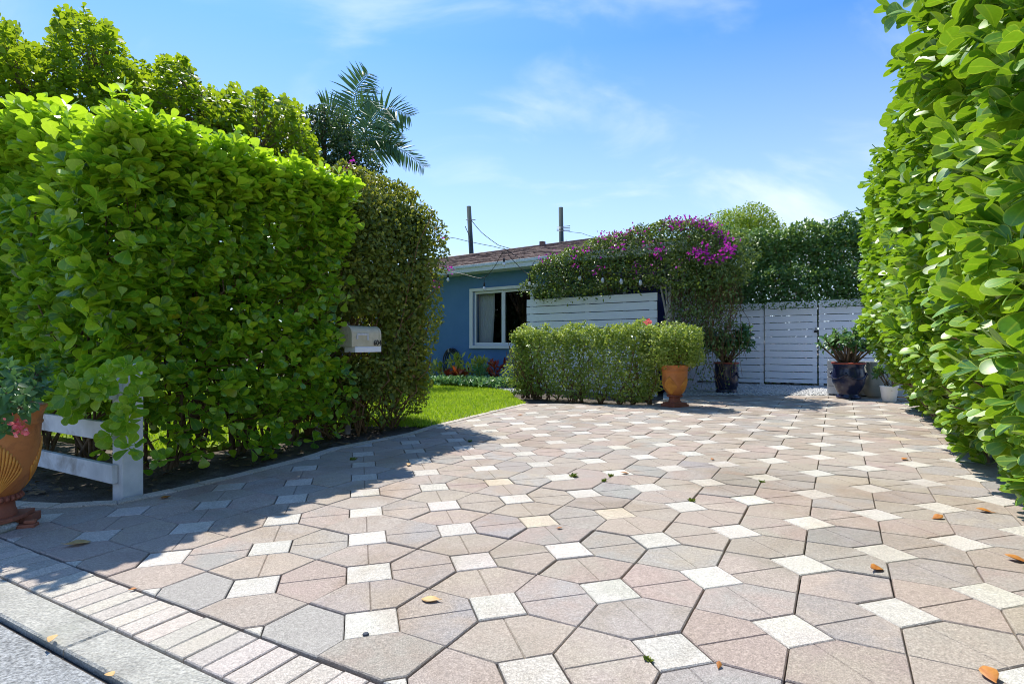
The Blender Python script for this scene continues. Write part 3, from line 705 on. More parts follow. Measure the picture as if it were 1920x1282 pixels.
# ------------------------------------------------------------------ right clusia hedge
org = (*AB(5.5, 1.1), gz(3.5)); parts = []
rhedge = thing('hedge', 'tall sunlit hedge of broad bright leaves along the right edge of the drive', 'hedge', org)
def bface(a, z): return .42 + np.clip((1.25-z)/1.25, 0, 1)**1.2*(.52+.20*np.clip((a-3.5)/5, 0, 1)) + np.clip((z-2.7)/.5, 0, 1)**2*.25 - np.clip((a-6)/5, 0, 1)*.10
n = 2750; a = r.uniform(2.1, 9.9, n); z = r.uniform(.07, 3.05, n); clu(a, bface(a, z), z, -EV, .18, 6, .124, .11, tpl=T_CLU_FINE, a0=14, a1=62, upn=1.0, ex=0, mean=.46)
n = 1300; a = r.uniform(2.1, 9.9, n); z = r.uniform(.10, 3.0, n); clu(a, bface(a, z)+.2, z, -EV, .3, 6, .145, .09, a0=14, a1=62, upn=1.0, ex=0, mean=.42)
n = 750; a = r.uniform(2.1, 9.9, n); z = r.uniform(.15, 2.95, n); clu(a, bface(a, z)+.45, z, -EV, .5, 6, .15, .1, a0=14, a1=62, upn=1.0, ex=0, mean=.4)
n = 900; clu(r.uniform(2.1, 9.9, n), r.uniform(.5, 1.7, n), 3.05+r.normal(0, .06, n), -EV*.5, .9, 6, .145, .05, a0=14, a1=62, upn=1.0, ex=0, mean=.55)
n = 420; a = np.full(n, 9.9); z = r.uniform(.1, 3, n); clu(a, bface(a, z)+.1+r.uniform(0, .9, n), z, MV, .4, 6, .13, .1, a0=14, a1=62, upn=1.0, ex=0)
n = 420; a = np.full(n, 2.15); z = r.uniform(.1, 3, n); clu(a, bface(a, z)+.25+r.uniform(0, .8, n), z, -MV, .4, 6, .15, .1, a0=14, a1=62, upn=1.0, ex=0)
n = 700; clu(r.uniform(2.1, 9.9, n), np.full(n, 1.75), r.uniform(.1, 3, n), EV, .4, 6, .15, .1, a0=14, a1=62, upn=1.0, ex=0)
for (a_, b_, z_, k) in ((4.05, .33, 2.93, 7), (4.2, .30, 3.03, 6), (4.0, .42, 3.0, 7), (3.85, .42, 2.8, 6), (3.9, .5, 3.1, 6)):   # a branch that leans out at the top
    p = ab3(np.array([a_]), np.array([b_]), np.array([z_]))
    V, Q, m = rosettes(T_CLU_FINE, p, np.array([[-.85, .15, .2]]), k, np.array([.17]), r); parts.append((V, Q, tones(m, len(T_CLU_FINE[0]), r, .6, .1)))
V, Q, t = merge(parts); np_mesh('foliage', V, Q, M_clusia_r, rhedge, t, True, org, np.tile([0, 1, 0], len(V)//3))
ro, ti = [], []
for q in range(40):
    a_ = rd.uniform(2.0, 9.8); b_ = rd.uniform(.95, 1.3)
    for w in range(3):
        x, y = AB(a_+rd.gauss(0, .03), b_); x2, y2 = AB(a_+rd.gauss(0, .4), b_+abs(rd.gauss(0, .2))); ro.append((x, y, gz(x)-.02)); ti.append((x2, y2, rd.uniform(1.4, 2.9)))
stems('branches', ro, ti, M_bark, rhedge, .02, .007, rd, org, 5, .05, 5)
ro, ti = [], []
for q in range(160):
    a_ = rd.uniform(2.0, 9.8); z0 = rd.uniform(.3, 2.6); x, y = AB(a_, 1.0); x2, y2 = AB(a_+rd.gauss(0, .2), rd.uniform(.6, .8)); ro.append((x, y, z0)); ti.append((x2, y2, z0+rd.uniform(.0, .35)))
stems('twigs', ro, ti, M_twig, rhedge, .007, .004, rd, org, 5, .02, 4)

# ------------------------------------------------------------------ small-leaved masses
def cloud(n, fn, nfn, depth, size, tpl, r, up=.35, rnd=.75, tone=(.42, .24), ex=0.0, noisy=.06, ns=3.0, hang=0.0):
    """n leaves over a surface: fn(u,v) gives points, nfn(p) the outward direction"""
    p, o = fn(n); ok = ~near_mail(p); p, o = p[ok], o[ok]; n = len(p)
    dsp = bump3(p, ns)*noisy + bump3(p*2.3+3, ns)*noisy*.6 - np.abs(r.normal(0, depth, n))
    p = p + o*dsp[:, None]
    d = o*.35 + r.normal(0, rnd, (n, 3)) + np.array([0, 0, -hang]); nn = o*.6 + np.array([0, 0, up]) + r.normal(0, .55, (n, 3))
    V, Q = place_leaves(tpl, p, d, nn, size*r.uniform(.65, 1.25, n), r.uniform(.8, 1.15, n), r)
    return V, Q, tones(n, len(tpl[0]), r, tone[0], tone[1], ex)
def ellipsoid(c, rad, zmin=None, power=1.0):
    c = np.array(c, float); rad = np.array(rad, float)
    def fn(n):
        d = unit(r.normal(0, 1, (n*2, 3))); s = np.sign(d)*np.abs(d)**power
        s = s/np.max(np.abs(s), axis=1, keepdims=True)**(1-power) if power < 1 else s
        p = c + s*rad; o = unit(s/rad)
        if zmin is not None: k = p[:, 2] > zmin; p, o = p[k], o[k]
        return (p[:n], o[:n]) if len(p) >= n else (np.concatenate([p, p])[:n], np.concatenate([o, o])[:n])
    return fn
def boxy(frame, x0, x1, y0, y1, z0, z1, rnd, faces='fblrt', z1b=None, foot=0.0):
    """a clipped block in a local frame (origin, x direction, y direction): rounded edges, optional sloping top"""
    O, X, Y = frame; O = np.array([*O, 0.]); X = np.array([*X, 0.]); Y = np.array([*Y, 0.])
    dims = {'f': (x1-x0)*(z1-z0), 'b': (x1-x0)*(z1-z0)*.5, 'l': (y1-y0)*(z1-z0), 'r': (y1-y0)*(z1-z0), 't': (x1-x0)*(y1-y0)*1.1}
    def fn(n):
        w = np.array([dims[k] for k in faces]); w = w/w.sum(); f = r.choice(list(faces), n, p=w)
        q = r.uniform([x0, y0, z0], [x1, y1, z1], (n, 3))
        q[f == 'f', 1] = y0; q[f == 'b', 1] = y1; q[f == 'l', 0] = x0; q[f == 'r', 0] = x1; q[f == 't', 2] = z1
        c = np.clip(q, [x0+rnd, y0+rnd, z0-9], [x1-rnd, y1-rnd, z1-rnd]); o = unit(q-c+1e-6); q = c + o*rnd
        if z1b is not None: q[:, 2] = z0 + (q[:, 2]-z0)*(1 + (z1b-z1)/(z1-z0)*((q[:, 0]-x0)/(x1-x0)))
        if foot: k = np.clip((z0+foot-q[:, 2])/foot, 0, 1)**2*.35; q[:, 1] += k*((y0+y1)/2-q[:, 1]); q[:, 0] += k*.5*((x0+x1)/2-q[:, 0])
        P = O + q[:, 0:1]*X + q[:, 1:2]*Y; P[:, 2] = q[:, 2]; Od = o[:, 0:1]*X + o[:, 1:2]*Y; Od[:, 2] = o[:, 2]
        return P, Od
    return fn
def foliage(name, clouds, mat, parent, off):
    V, Q, t = merge(clouds); return np_mesh(name, V, Q, mat, parent, t, True, off)

# the dark bougainvillea block beside the mailbox
fr = ((0, 0), tuple(EV*-1), tuple(MV))      # local x = -b, y = a
org = (*AB(5.2, -5.0), gz(-2))
blk = thing('bougainvillea_hedge', 'tall dark small-leaved hedge block with orange dead leaves behind the mailbox', 'hedge', org)
frb = ((0, 0), tuple(MV), tuple(-EV))       # x = a, y = -b : front face is y0
main = boxy(frb, 4.12, 6.02, 4.22, 5.75, .1, 2.86, .6, 'fblrt', None, 1.2)
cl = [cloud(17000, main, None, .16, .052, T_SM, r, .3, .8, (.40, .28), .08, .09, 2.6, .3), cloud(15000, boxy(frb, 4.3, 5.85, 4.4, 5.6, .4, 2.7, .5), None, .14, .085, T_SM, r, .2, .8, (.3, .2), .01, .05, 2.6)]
cl.append(cloud(2600, boxy(frb, 4.25, 5.75, 4.5, 5.55, 2.7, 2.92, .15, 't'), None, .06, .055, T_SM, r, .7, .6, (.62, .2), 0, .06, 3))
foliage('foliage', cl, M_boug, blk, org)
ro, ti = [], []
for q in range(20):
    a_ = rd.uniform(4.35, 5.7); b_ = rd.uniform(-5.2, -4.6)
    for w in range(4):
        x, y = AB(a_, b_); x2, y2 = AB(a_+rd.gauss(0, .45), b_+rd.uniform(-.3, .45)); ro.append((x, y, gz(x)-.02)); ti.append((x2, y2, rd.uniform(.7, 2.65)))
stems('branches', ro, ti, M_twig, blk, .013, .004, rd, org, 5, .05, 6)
bl = []
for (a_, b_, z_) in ((4.5, -4.6, 2.95), (5.98, -4.5, 2.35), (6.02, -4.4, 1.95), (6.0, -4.6, 1.75)):
    p = ab3(np.array([a_]), np.array([b_]), np.array([z_])); k = 14
    pp = np.repeat(p, k, 0)+r.normal(0, .035, (k, 3)); V, Q = place_leaves(T_SM, pp, r.normal(0, 1, (k, 3)), r.normal(0, 1, (k, 3)), r.uniform(.03, .045, k), np.full(k, 1.2), r); bl.append((V, Q, tones(k, len(T_SM[0]), r, .5, .2)))
foliage('blossoms', bl, M_magenta, blk, org)

# ------------------------------------------------------------------ house
HD = R(-38.5); HX = np.array([math.cos(HD), math.sin(HD)]); HY = np.array([-HX[1], HX[0]]); HO = np.array([-0.96, 14.2])
HZ = 0.0
house = thing('house', 'single-storey blue stucco house with brown shingle roof beyond the lawn', 'house', (HO[0], HO[1], HZ), HD)
def hl(t, y, z): p = HO + t*HX + y*HY; return (float(p[0]), float(p[1]), float(z))
def h_at(px, y):            # the house coordinate t seen at a survey column, on the line a distance y off the facade
    o = HO + y*HY; k = (px-960)/F; return (k*o[1]-o[0])/(HX[0]-k*HX[1])
def h_pt(px, py, y):
    t = h_at(px, y); p = HO + t*HX + y*HY; return (float(p[0]), float(p[1]), 1-(py-641)*p[1]/F)
WT0, WT1, WZ0, WZ1 = 0.0, 2.72, .915, 2.25
DT0, DT1, DZ1 = 4.20, 5.10, 2.10; HL, HR_ = -7.0, 5.22; WH = 2.86
m = MB()
m.box(HL, WT0, 0, .2, -.1, WH); m.box(WT0, WT1, 0, .2, -.1, WZ0); m.box(WT0, WT1, 0, .2, WZ1, WH); m.box(WT1, 3.7, 0, .2, -.1, WH)
m.box(HL, HL+.2, .2, 8, -.1, WH); m.box(HL, 4.3, 7.8, 8, -.1, WH)
m.build('wall', M_stucco, house)
m = MB(); m.box(3.7, DT0, 0, .2, -.1, WH); m.box(DT1, HR_, 0, .2, -.1, WH); m.box(DT0, DT1, 0, .2, DZ1, WH); m.box(HR_-.2, HR_, .2, 1.0, -.1, WH); m.box(4.1, HR_, 1.0, 1.2, -.1, WH); m.box(4.1, 4.3, 1.2, 7.8, -.1, WH); m.build('porch_wall', M_greywall, house)
m = MB()                                                     # shingle roof: courses of tabs
RS = .262; RY0, RYR = -.46, 4.0; RZ = 2.83
rrd = random.Random(4); nc = 34; w_ = (RYR-RY0)/nc
for c_ in range(nc):
    y0 = RY0+c_*w_; z0 = RZ+(y0-RY0)*RS; x = HL-.4+rrd.random()*.3
    xe = HR_+.45-(y0-RY0)
    while x < xe:
        x1 = min(xe, x+rrd.uniform(.22, .34)); dz = rrd.uniform(.006, .016)
        m.add([(x, y0-.01, z0+dz), (x1-.004, y0-.01, z0+dz), (x1-.004, y0+w_+.05, z0+(w_+.05)*RS+.004), (x, y0+w_+.05, z0+(w_+.05)*RS+.004), (x, y0-.01, z0), (x1-.004, y0-.01, z0)], [(0, 1, 2, 3), (4, 5, 1, 0)])
        x = x1
zr = RZ+(RYR-RY0)*RS
xr = HR_+.45-(RYR-RY0)
m.add([(HL-.4, RY0, RZ-.004), (HR_+.45, RY0, RZ-.004), (xr, RYR, zr-.004), (HL-.4, RYR, zr-.004), (HL-.4, 8.46, RZ-.004), (HR_+.45, 8.46, RZ-.004)], [(0, 1, 2, 3), (3, 2, 5, 4), (1, 5, 2)])
m.tube([(HL-.4, RYR, zr), (xr, RYR, zr)], .05, 6); m.tube([(xr, RYR, zr), (HR_+.45, RY0, RZ+.01)], .04, 6)
m.box(-.75, -.62, 3.85, 4.0, zr-.05, zr+.12)
m.build('roof', M_shingle, house)
m = MB(); m.box(HL-.4, HR_+.45, RY0-.03, RY0, RZ-.16, RZ+.0); m.box(HL-.4, HR_+.45, RY0-.065, RY0-.032, RZ-.055, RZ+.012)
m.box(HR_+.42, HR_+.45, RY0+.001, 8.46, RZ-.16, RZ-.006); m.box(HL-.4, HR_+.418, RY0+.002, -.003, RZ-.15, RZ-.13); m.build('fascia', M_fascia, house, .006)
m = MB(); m.add([(HL, .1, WH-.05), (HL, 7.9, WH-.05), (HL, RYR, zr-.05)], [(0, 1, 2)]); m.build('gable', M_stucco, house)
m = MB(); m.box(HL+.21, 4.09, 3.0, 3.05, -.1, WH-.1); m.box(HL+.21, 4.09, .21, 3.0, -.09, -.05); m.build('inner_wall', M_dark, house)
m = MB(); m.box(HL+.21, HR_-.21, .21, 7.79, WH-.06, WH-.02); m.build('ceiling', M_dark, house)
win = MB()
e = .105
win.box(WT0-e, WT1+e, -.045, .005-.008, WZ1, WZ1+.075); win.box(WT0-e, WT1+e, -.055, -.003, WZ0-.075, WZ0); win.box(WT0-e, WT0, -.045, -.003, WZ0+.001, WZ1-.001); win.box(WT1, WT1+e, -.045, -.003, WZ0+.001, WZ1-.001)
wf = win.build('window', M_vinyl, house, .006)
sh = MB(); cols = [(.0, .93), (.93, 1.79), (1.79, 2.72)]
for (q0, q1) in cols:
    for (x0, x1, z0, z1) in ((q0+.002, q0+.05, WZ0+.002, WZ1-.002), (q1-.05, q1-.002, WZ0+.002, WZ1-.002), (q0+.052, q1-.052, WZ0+.002, WZ0+.07), (q0+.052, q1-.052, WZ1-.06, WZ1-.002)):
        sh.box(x0, x1, .03, .085, z0, z1)
sh.build('sash', M_vinyl, wf, .005)
for (q0, q1) in cols:
    g_ = MB(); g_.box(q0+.04, q1-.04, .055, .061, WZ0+.05, WZ1-.05); g_.build('pane', M_glass, wf)
cu = MB()
def curtain(x0, x1, y, amp, nf, pinch=0.0):
    n = 90; v = []; rows = 10
    for k in range(rows):
        tz = k/(rows-1); z = WZ0-.05+(WZ1-WZ0+.08)*tz
        for i in range(n):
            s = i/(n-1); xx = x0+(x1-x0)*(s + pinch*(1-tz)*(.5-s)*.5 + .03*math.sin(tz*4+s*5))
            v.append((xx, y+amp*math.sin(s*nf*6.28+1.2*math.sin(s*9))*(.6+.5*(1-tz)), z))
    cu.add(v, [(k*n+i, k*n+i+1, (k+1)*n+i+1, (k+1)*n+i) for k in range(rows-1) for i in range(n-1)], True)
curtain(-.10, .46, .26, .035, 7, .35); cu.build('curtain', M_curtain, wf); cu = MB(); curtain(2.1, 2.7, .28, .03, 7); cu.build('curtain', M_curtain, wf)
d_ = MB(); d_.box(DT0+.002, DT1-.002, .05, .1, .02, DZ1-.003)
for (z0, z1) in ((.2, .75), (.9, 1.3), (1.42, 1.95)):
    for (x0, x1) in ((.1, .4), (.5, .8)): d_.box(DT0+x0, DT0+x1, .038, .05-.001, z0, z1)
do = d_.build('door', M_door, house, .006)
k_ = MB(); k_.lathe([(.0, 0), (.026, 0), (.03, .02), (.02, .045), (.0, .05)], 14, (0, 0, 0), False)
ko = k_.build('handle', M_steel, do); ko.location = (DT0+.82, .045, 1.0); ko.rotation_euler = (R(90), 0, 0)
f_ = MB(); f_.box(DT0-.06, DT0, -.03, -.003, -.05, DZ1+.06); f_.box(DT1, DT1+.06, -.03, -.003, -.05, DZ1+.06); f_.box(DT0+.001, DT1-.001, -.03, -.003, DZ1, DZ1+.06); f_.build('door_frame', M_white, house, .004)

# garden hose on its hook
hx, hy, hz_ = h_pt(846, 680, -.10)
hose = thing('garden_hose', 'coiled black garden hose hanging low on the blue house wall', 'hose', (hx, hy, hz_), HD)
m = MB()
for q in range(7):
    rr = .26 + (q % 3)*.03; yy = (q-3)*.022; pts = []
    for i in range(33):
        a = 2*math.pi*i/32; pts.append((rr*.86*math.cos(a), yy, rr*1.15*math.sin(a) - (.02*q if math.sin(a) < 0 else 0)))
    m.tube(pts, .0125, 6, False)
m.build('coil', M_hose, hose)
m = MB(); m.box(-.02, .02, -.10, .095, .27, .30); m.box(-.02, .02, -.11, -.09, .27, .36); m.build('hook', M_steel, hose, .004)

# bedding plants along the wall
bedrng = random.Random(9)
def bed_plant(name, px, py, off, h_, spread, mat, tpl, size, nl, label, group=None):
    h_ *= 1.3; x, y, _ = h_pt(px, py, off); o = thing(name, label, 'plant', (x, y, gz(x)+.01), 0, group)
    n = nl; ax = unit(np.stack([r.normal(0, .55, n), r.normal(0, .55, n), np.abs(r.normal(.9, .3, n))], -1))
    p = np.stack([r.normal(0, spread*.35, n), r.normal(0, spread*.35, n), r.uniform(.15, .95, n)*h_], -1)
    V, Q = place_leaves(tpl, p, ax+r.normal(0, .2, (n, 3)), np.stack([r.normal(0, .5, n), r.normal(0, .5, n), np.ones(n)], -1), size*r.uniform(.7, 1.2, n), r.uniform(.8, 1.2, n), r)
    np_mesh('foliage', V, Q, mat, o, tones(n, len(tpl[0]), r, .5, .28))
    st = MB()
    for q in range(5): st.tube([(0, 0, -.02), (bedrng.gauss(0, spread*.2), bedrng.gauss(0, spread*.2), h_*.7)], [.006, .003], 4)
    st.build('stem', M_twig, o); return o
for (px, off, h_, mat, lab, kind) in (
    (820, -.75, .40, M_yellowbed, 'yellow croton half hidden by the dark hedge edge', 'croton'), (842, -.8, .22, M_croton, 'dark red croton just below the hose coil', 'croton'),
    (857, -.65, .52, M_yellowbed, 'tallest yellow-green bed plant right of the hose', 'croton'), (862, -.95, .26, M_croton, 'orange-red croton low in front of the tall yellow plant', 'croton'),
    (886, -.7, .40, M_yellowbed, 'pale yellow bed plant between two dark crotons', 'croton'), (902, -.6, .46, M_yellowbed, 'yellow-green bed plant under the left end of the window', 'croton'),
    (905, -.8, .33, M_bedgreen, 'deep green plant beneath the window corner', 'croton'), (931, -.75, .42, M_croton, 'large dark red croton next to the clipped shrub', 'croton')):
    bed_plant(kind, px, 700, off, h_, .28, mat, T_LONG, .17, 70, lab, 'crotons in the bed by the house')
for i, px in enumerate((816, 830, 846, 860, 875, 890, 905, 920, 936, 948)):
    bed_plant('ground_cover_plant', px, 700, -1.12-.04*(i % 3), .16, .36, M_bedgreen, T_SM, .085, 150, 'low green leafy plant at the front of the flower bed', 'low green plants edging the bed')

# ------------------------------------------------------------------ privacy panel in front of the window and door
PD = R(-38.3); px0 = (0.325, 12.39)
pan = thing('privacy_screen', 'freestanding white slatted privacy panel behind the clipped shrub', 'fence', (*px0, gz(px0[0])), PD)
m = MB(); PL = 3.01; zt = 1.915-gz(.3)
srd = random.Random(2); zc = zt
while zc > .12:
    m.box(0+srd.uniform(-.003, .003), PL+srd.uniform(-.003, .003), -.011, .011, zc-.148, zc, None); zc -= .162
m.build('slats', M_white, pan, .003)
for xx in (.12, 1.5, PL-.12):
    p_ = MB(); p_.box(xx-.045, xx+.045, .0115, .10, -.05, zt-.02); p_.build('post', M_white, pan, .004)

# gate line at the end of the drive
g1 = np.array(G(1394, 719)); GD = R(-31.5); GX = np.array([math.cos(GD), math.sin(GD)])
def slat_run(parent, L_, zt, zb, seed, gap=.014, hgt=.138, y=0.0):
    m = MB(); sd = random.Random(seed); z = zt
    while z > zb+.05:
        m.box(sd.uniform(0, .003), L_-sd.uniform(0, .003), y-.010, y+.010, max(zb, z-hgt), z); z -= hgt+gap
    return m.build('slats', M_white, parent, .003)
def gate_obj(name, s0, s1, label, cat, seed):
    p = g1 + GX*s0; o = thing(name, label, cat, (float(p[0]), float(p[1]), gz(p[0])), GD, None)
    L_ = s1-s0; slat_run(o, L_, 1.80, .05, seed)
    for xx in ((.05, L_-.05) if L_ < 1.3 else (.05, L_/2, L_-.05)):
        q = MB(); q.box(xx-.04, xx+.04, .0105, .07, .0 if name != 'gate' else .06, 1.78); q.build('post' if name != 'gate' else 'frame_stile', M_white, o, .004)
    return o
gate_obj('slatted_fence', -1.35, .425, 'white slatted fence panel under the vines, behind the left dark pot', 'fence', 5)
gt = gate_obj('gate', .445, 1.465, 'white slatted gate leaf closed between two fence panels', 'gate', 5)
m = MB(); m.box(.96, 1.035, -.03, -.0105, 1.13, 1.17); m.box(.99, 1.005, -.045, -.03, 1.14, 1.24); m.build('latch', M_black, gt, .003)
m = MB(); m.box(-.011, -.003, -.02, .02, .06, 1.79); m.build('hinge_strip', M_steel, gt)
gate_obj('slatted_fence', 1.49, 3.6, 'white slatted fence panel right of the gate, running behind the right hedge', 'fence', 5)
# low white plank planter
q0 = G(1551, 740); plt = thing('planter_box', 'low white plank planter box behind the right dark pot', 'planter', (q0[0], q0[1], gz(q0[0])), GD)
m = MB()
for k in range(4): m.box(0, 1.5, 0, .022, .02+k*.148, .02+k*.148+.140)
m.build('front_board', M_whiteworn, plt, .004)
m = MB()
for k in range(4): m.box(.0, .022, .023, .40, .02+k*.148, .02+k*.148+.140)
m.build('end_board', M_whiteworn, plt, .004)
m = MB(); m.box(.023, 1.5, .023, .40, .0, .50); m.build('soil', M_soil, plt)

# ------------------------------------------------------------------ urns and pots
def urn(label, loc, broken=False, rz=0.0):
    o = thing('terracotta_urn', label, 'urn', loc, rz)
    b0 = .062
    prof = [(.088, b0), (.092, b0+.015), (.082, b0+.045), (.080, b0+.075), (.100, b0+.088), (.106, b0+.100), (.100, b0+.113), (.096, b0+.117), (.112, b0+.135), (.138, b0+.175), (.160, b0+.225), (.175, b0+.29), (.183, b0+.36), (.186, b0+.43), (.188, b0+.468), (.194, b0+.472), (.196, b0+.482), (.191, b0+.49), (.195, b0+.52), (.205, b0+.545), (.212, b0+.556), (.212, b0+.566), (.204, b0+.57), (.190, b0+.566), (.182, b0+.53), (.176, b0+.47)]
    m = MB(); m.lathe(prof[7:], 56, (0, 0, 0), False); m.build('bowl', M_terra, o)
    m = MB(); m.lathe(prof[:8], 48, (0, 0, 0), False)
    for k in range(26):
        a = 2*math.pi*k/26; m.tube([(.099*math.cos(a), .099*math.sin(a), b0+.088), (.110*math.cos(a), .110*math.sin(a), b0+.100), (.102*math.cos(a), .102*math.sin(a), b0+.114)], [.008, .011, .008], 6)
    m.build('foot', M_terrafoot, o)
    m = MB(); S = .145
    if not broken: m.box(-S, S, -S, S, 0, .045); m.box(-S+.02, S-.02, -S+.02, S-.02, .0455, b0+.004)
    else:
        m.prism([(-S, -S), (.03, -S), (.045, -S+.03), (.02, -.06), (.06, -.03), (.10, .0), (.085, .03), (S-.01, .06), (S, S), (-S, S)], 0, .045)
        m.prism([(-S+.02, -S+.02), (.06, -S+.025), (.10, -.07), (.118, -.02), (S-.02, .02), (S-.02, S-.02), (-S+.02, S-.02)], .0455, b0+.004)
    m.build('plinth', M_terrafoot, o, .004)
    if broken:
        m = MB(); m.lathe([(.0, 0), (.05, .0), (.055, .025), (.035, .042), (0, .044)], 10, (.055, -.055, 0), False, 0, .2); m.build('filler_stone', M_concrete, o)
        m = MB(); m.box(.105, .175, -.045, -.005, .0, .018); m.box(.13, .18, -.03, .0, .0185, .036); m.box(.165, .185, -.05, .01, .0, .0184); m.build('broken_shard', M_terrafoot, o, .004)
    zs = [p[1] for p in prof]; rs = [p[0] for p in prof]
    def rad(z): return float(np.interp(z, zs[7:20], rs[7:20]))
    m = MB()
    for fan in range(4):
        fa = fan*math.pi/2 + .42
        for q in range(-8, 9):
            pts = []; s = q/8; top = .245*(1-.42*abs(s)**1.6)+.03; spread = .60*s
            for i in range(9):
                t = i/8; z = b0+.122+top*t*(1-.18*abs(s)*t); a = fa + spread*(t**.75)*(1.0+.25*math.sin(t*3.1))
                rr = rad(z)+.0015; pts.append((rr*math.cos(a), rr*math.sin(a), z))
            m.tube(pts, [.0026+.0048*(i/8)**1.3*(1 if i < 8 else .6) for i in range(9)], 6)
    m.build('shell_relief', M_ochre, o)
    m = MB(); m.lathe([(0, b0+.50), (.10, b0+.505), (.178, b0+.498)], 24, (0, 0, 0), False); m.build('soil', M_soil, o)
    return o
ux, uy = -2.865, 3.15
urn('large weathered terracotta urn with a broken base, beside the fence post', (ux, uy, gz(ux)), True, .35).scale = (1.08, 1.08, 1.08)
u2 = G(1265, 762); urn('terracotta urn with ochre shell relief standing in front of the clipped shrub', (*u2, gz(u2[0])), False, .45)

def potted(name, label, loc, h0, h1, spread, ns, k, size, tpl, mat, seed, thick=.012, wid=(.85, 1.15), flowers=(), stem_mat=None, extra=0, lean=(0, 0), sprigs=()):
    o = thing(name, label, 'plant', loc); rd2 = random.Random(seed); m = MB(); tips = []; axs = []
    for q in range(ns):
        a = rd2.uniform(0, 6.28); rr = spread*math.sqrt(rd2.random()); zt = rd2.uniform(.55, 1.0)*h1*(1-.25*(rr/spread)**2)
        p0 = (rd2.gauss(0, .045), rd2.gauss(0, .045), h0-.03); p2 = (rr*math.cos(a)+lean[0], rr*math.sin(a)+lean[1], h0+zt)
        p1 = (p0[0]*.6+p2[0]*.45, p0[1]*.6+p2[1]*.45, h0+zt*.4); m.tube([p0, p1, p2], [thick, thick*.8, thick*.5], 6)
        for w in range(1+extra):
            f = 1-.5*w/(extra+1)*rd2.uniform(.6, 1); d = Vector(p2)-Vector(p1); q_ = Vector(p1).lerp(Vector(p2), f) + Vector((rd2.gauss(0, .02), rd2.gauss(0, .02), 0))*w
            tips.append(tuple(q_)); axs.append((d.x*1.2+rd2.gauss(0, .1), d.y*1.2+rd2.gauss(0, .1), max(d.z, .1)+.05))
    for sp_ in sprigs:
        m.tube([(0, 0, h0-.02), (sp_[0]*.6, sp_[1]*.6, h0+.10), sp_], [thick*.8, thick*.7, thick*.4], 6)
        for w in range(2): tips.append((sp_[0]*(1-.12*w), sp_[1]*(1-.12*w), sp_[2]+.03*w)); axs.append((sp_[0]+rd2.gauss(0, .08), sp_[1]*1.1+rd2.gauss(0, .08), .12+rd2.random()*.2))
    m.build('stems', stem_mat or M_bark, o)
    tips = np.array(tips); axs = np.array(axs)
    V, Q, n = rosettes(tpl, tips, axs, k, size*r.uniform(.8, 1.2, len(tips)), r, wid, 25, 105)
    np_mesh('foliage', V, Q, mat, o, tones(n, len(tpl[0]), r, .45, .22))
    if flowers:
        fl = []
        for c in flowers:
            kk = 26; pp = np.repeat(np.array([c]), kk, 0)+r.normal(0, .016, (kk, 3)); V, Q = place_leaves(T_SM, pp, r.normal(0, 1, (kk, 3)), r.normal(0, 1, (kk, 3)), r.uniform(.016, .026, kk), np.full(kk, 1.6), r); fl.append((V, Q, tones(kk, len(T_SM[0]), r, .5, .25)))
        for f_ in fl: foliage('flower', [f_], M_pinkfl, o, None)
    return o
zu = gz(ux)
potted('crown_of_thorns', 'dark green thorny plant with a pink flower in the broken terracotta urn', (ux, uy, zu), .61, .36, .30, 20, 8, .066, T_LONG, M_potdark, 3, .008, (1.3, 1.7),
       (((30-960)*2.93/F-ux, 2.93-uy, 1-(793-641)*2.93/F-zu), ((34-960)*2.92/F-ux, 2.92-uy, 1-(805-641)*2.92/F-zu)), extra=1, sprigs=[((px-960)*y/F-ux, y-uy, 1-(py-641)*y/F-zu) for px, py, y in ((8, 772, 2.92), (22, 752, 2.9), (44, 738, 2.95), (10, 806, 2.9), (50, 770, 2.93), (62, 752, 3.0), (30, 716, 2.95), (66, 724, 3.05), (20, 690, 3.0), (12, 735, 2.88))])
pl = thing('potted_shrub', 'clipped rounded small-leaved shrub growing in the ochre-relief urn', 'plant', (*u2, gz(u2[0])))
c2 = (u2[0]+.02, u2[1]+.03, .95)
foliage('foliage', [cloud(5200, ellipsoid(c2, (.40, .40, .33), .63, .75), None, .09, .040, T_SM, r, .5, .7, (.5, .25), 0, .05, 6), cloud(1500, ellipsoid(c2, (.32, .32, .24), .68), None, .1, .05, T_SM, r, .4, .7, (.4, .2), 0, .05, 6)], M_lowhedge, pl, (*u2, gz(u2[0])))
m = MB()
for q in range(16):
    a = rd.uniform(0, 6.28); rr = rd.uniform(.05, .36); m.tube([(rd.gauss(0, .03), rd.gauss(0, .03), .55), (rr*.5*math.cos(a), rr*.5*math.sin(a), .75), (rr*math.cos(a), rr*math.sin(a), rd.uniform(.8, 1.2))], [.010, .007, .004], 5)
m.build('stems', M_twig, pl)
fl = []
fx, fy = -.40, -.02
kk = 60; pp = np.array([[fx, fy, 1.262]])+r.normal(0, .026, (kk, 3)); V, Q = place_leaves(T_SM, pp, r.normal(0, 1, (kk, 3)), r.normal(0, 1, (kk, 3)), r.uniform(.022, .036, kk), np.full(kk, 1.5), r)
foliage('flower', [(V, Q, tones(kk, len(T_SM[0]), r, .5, .25))], M_pinkfl, pl, None)

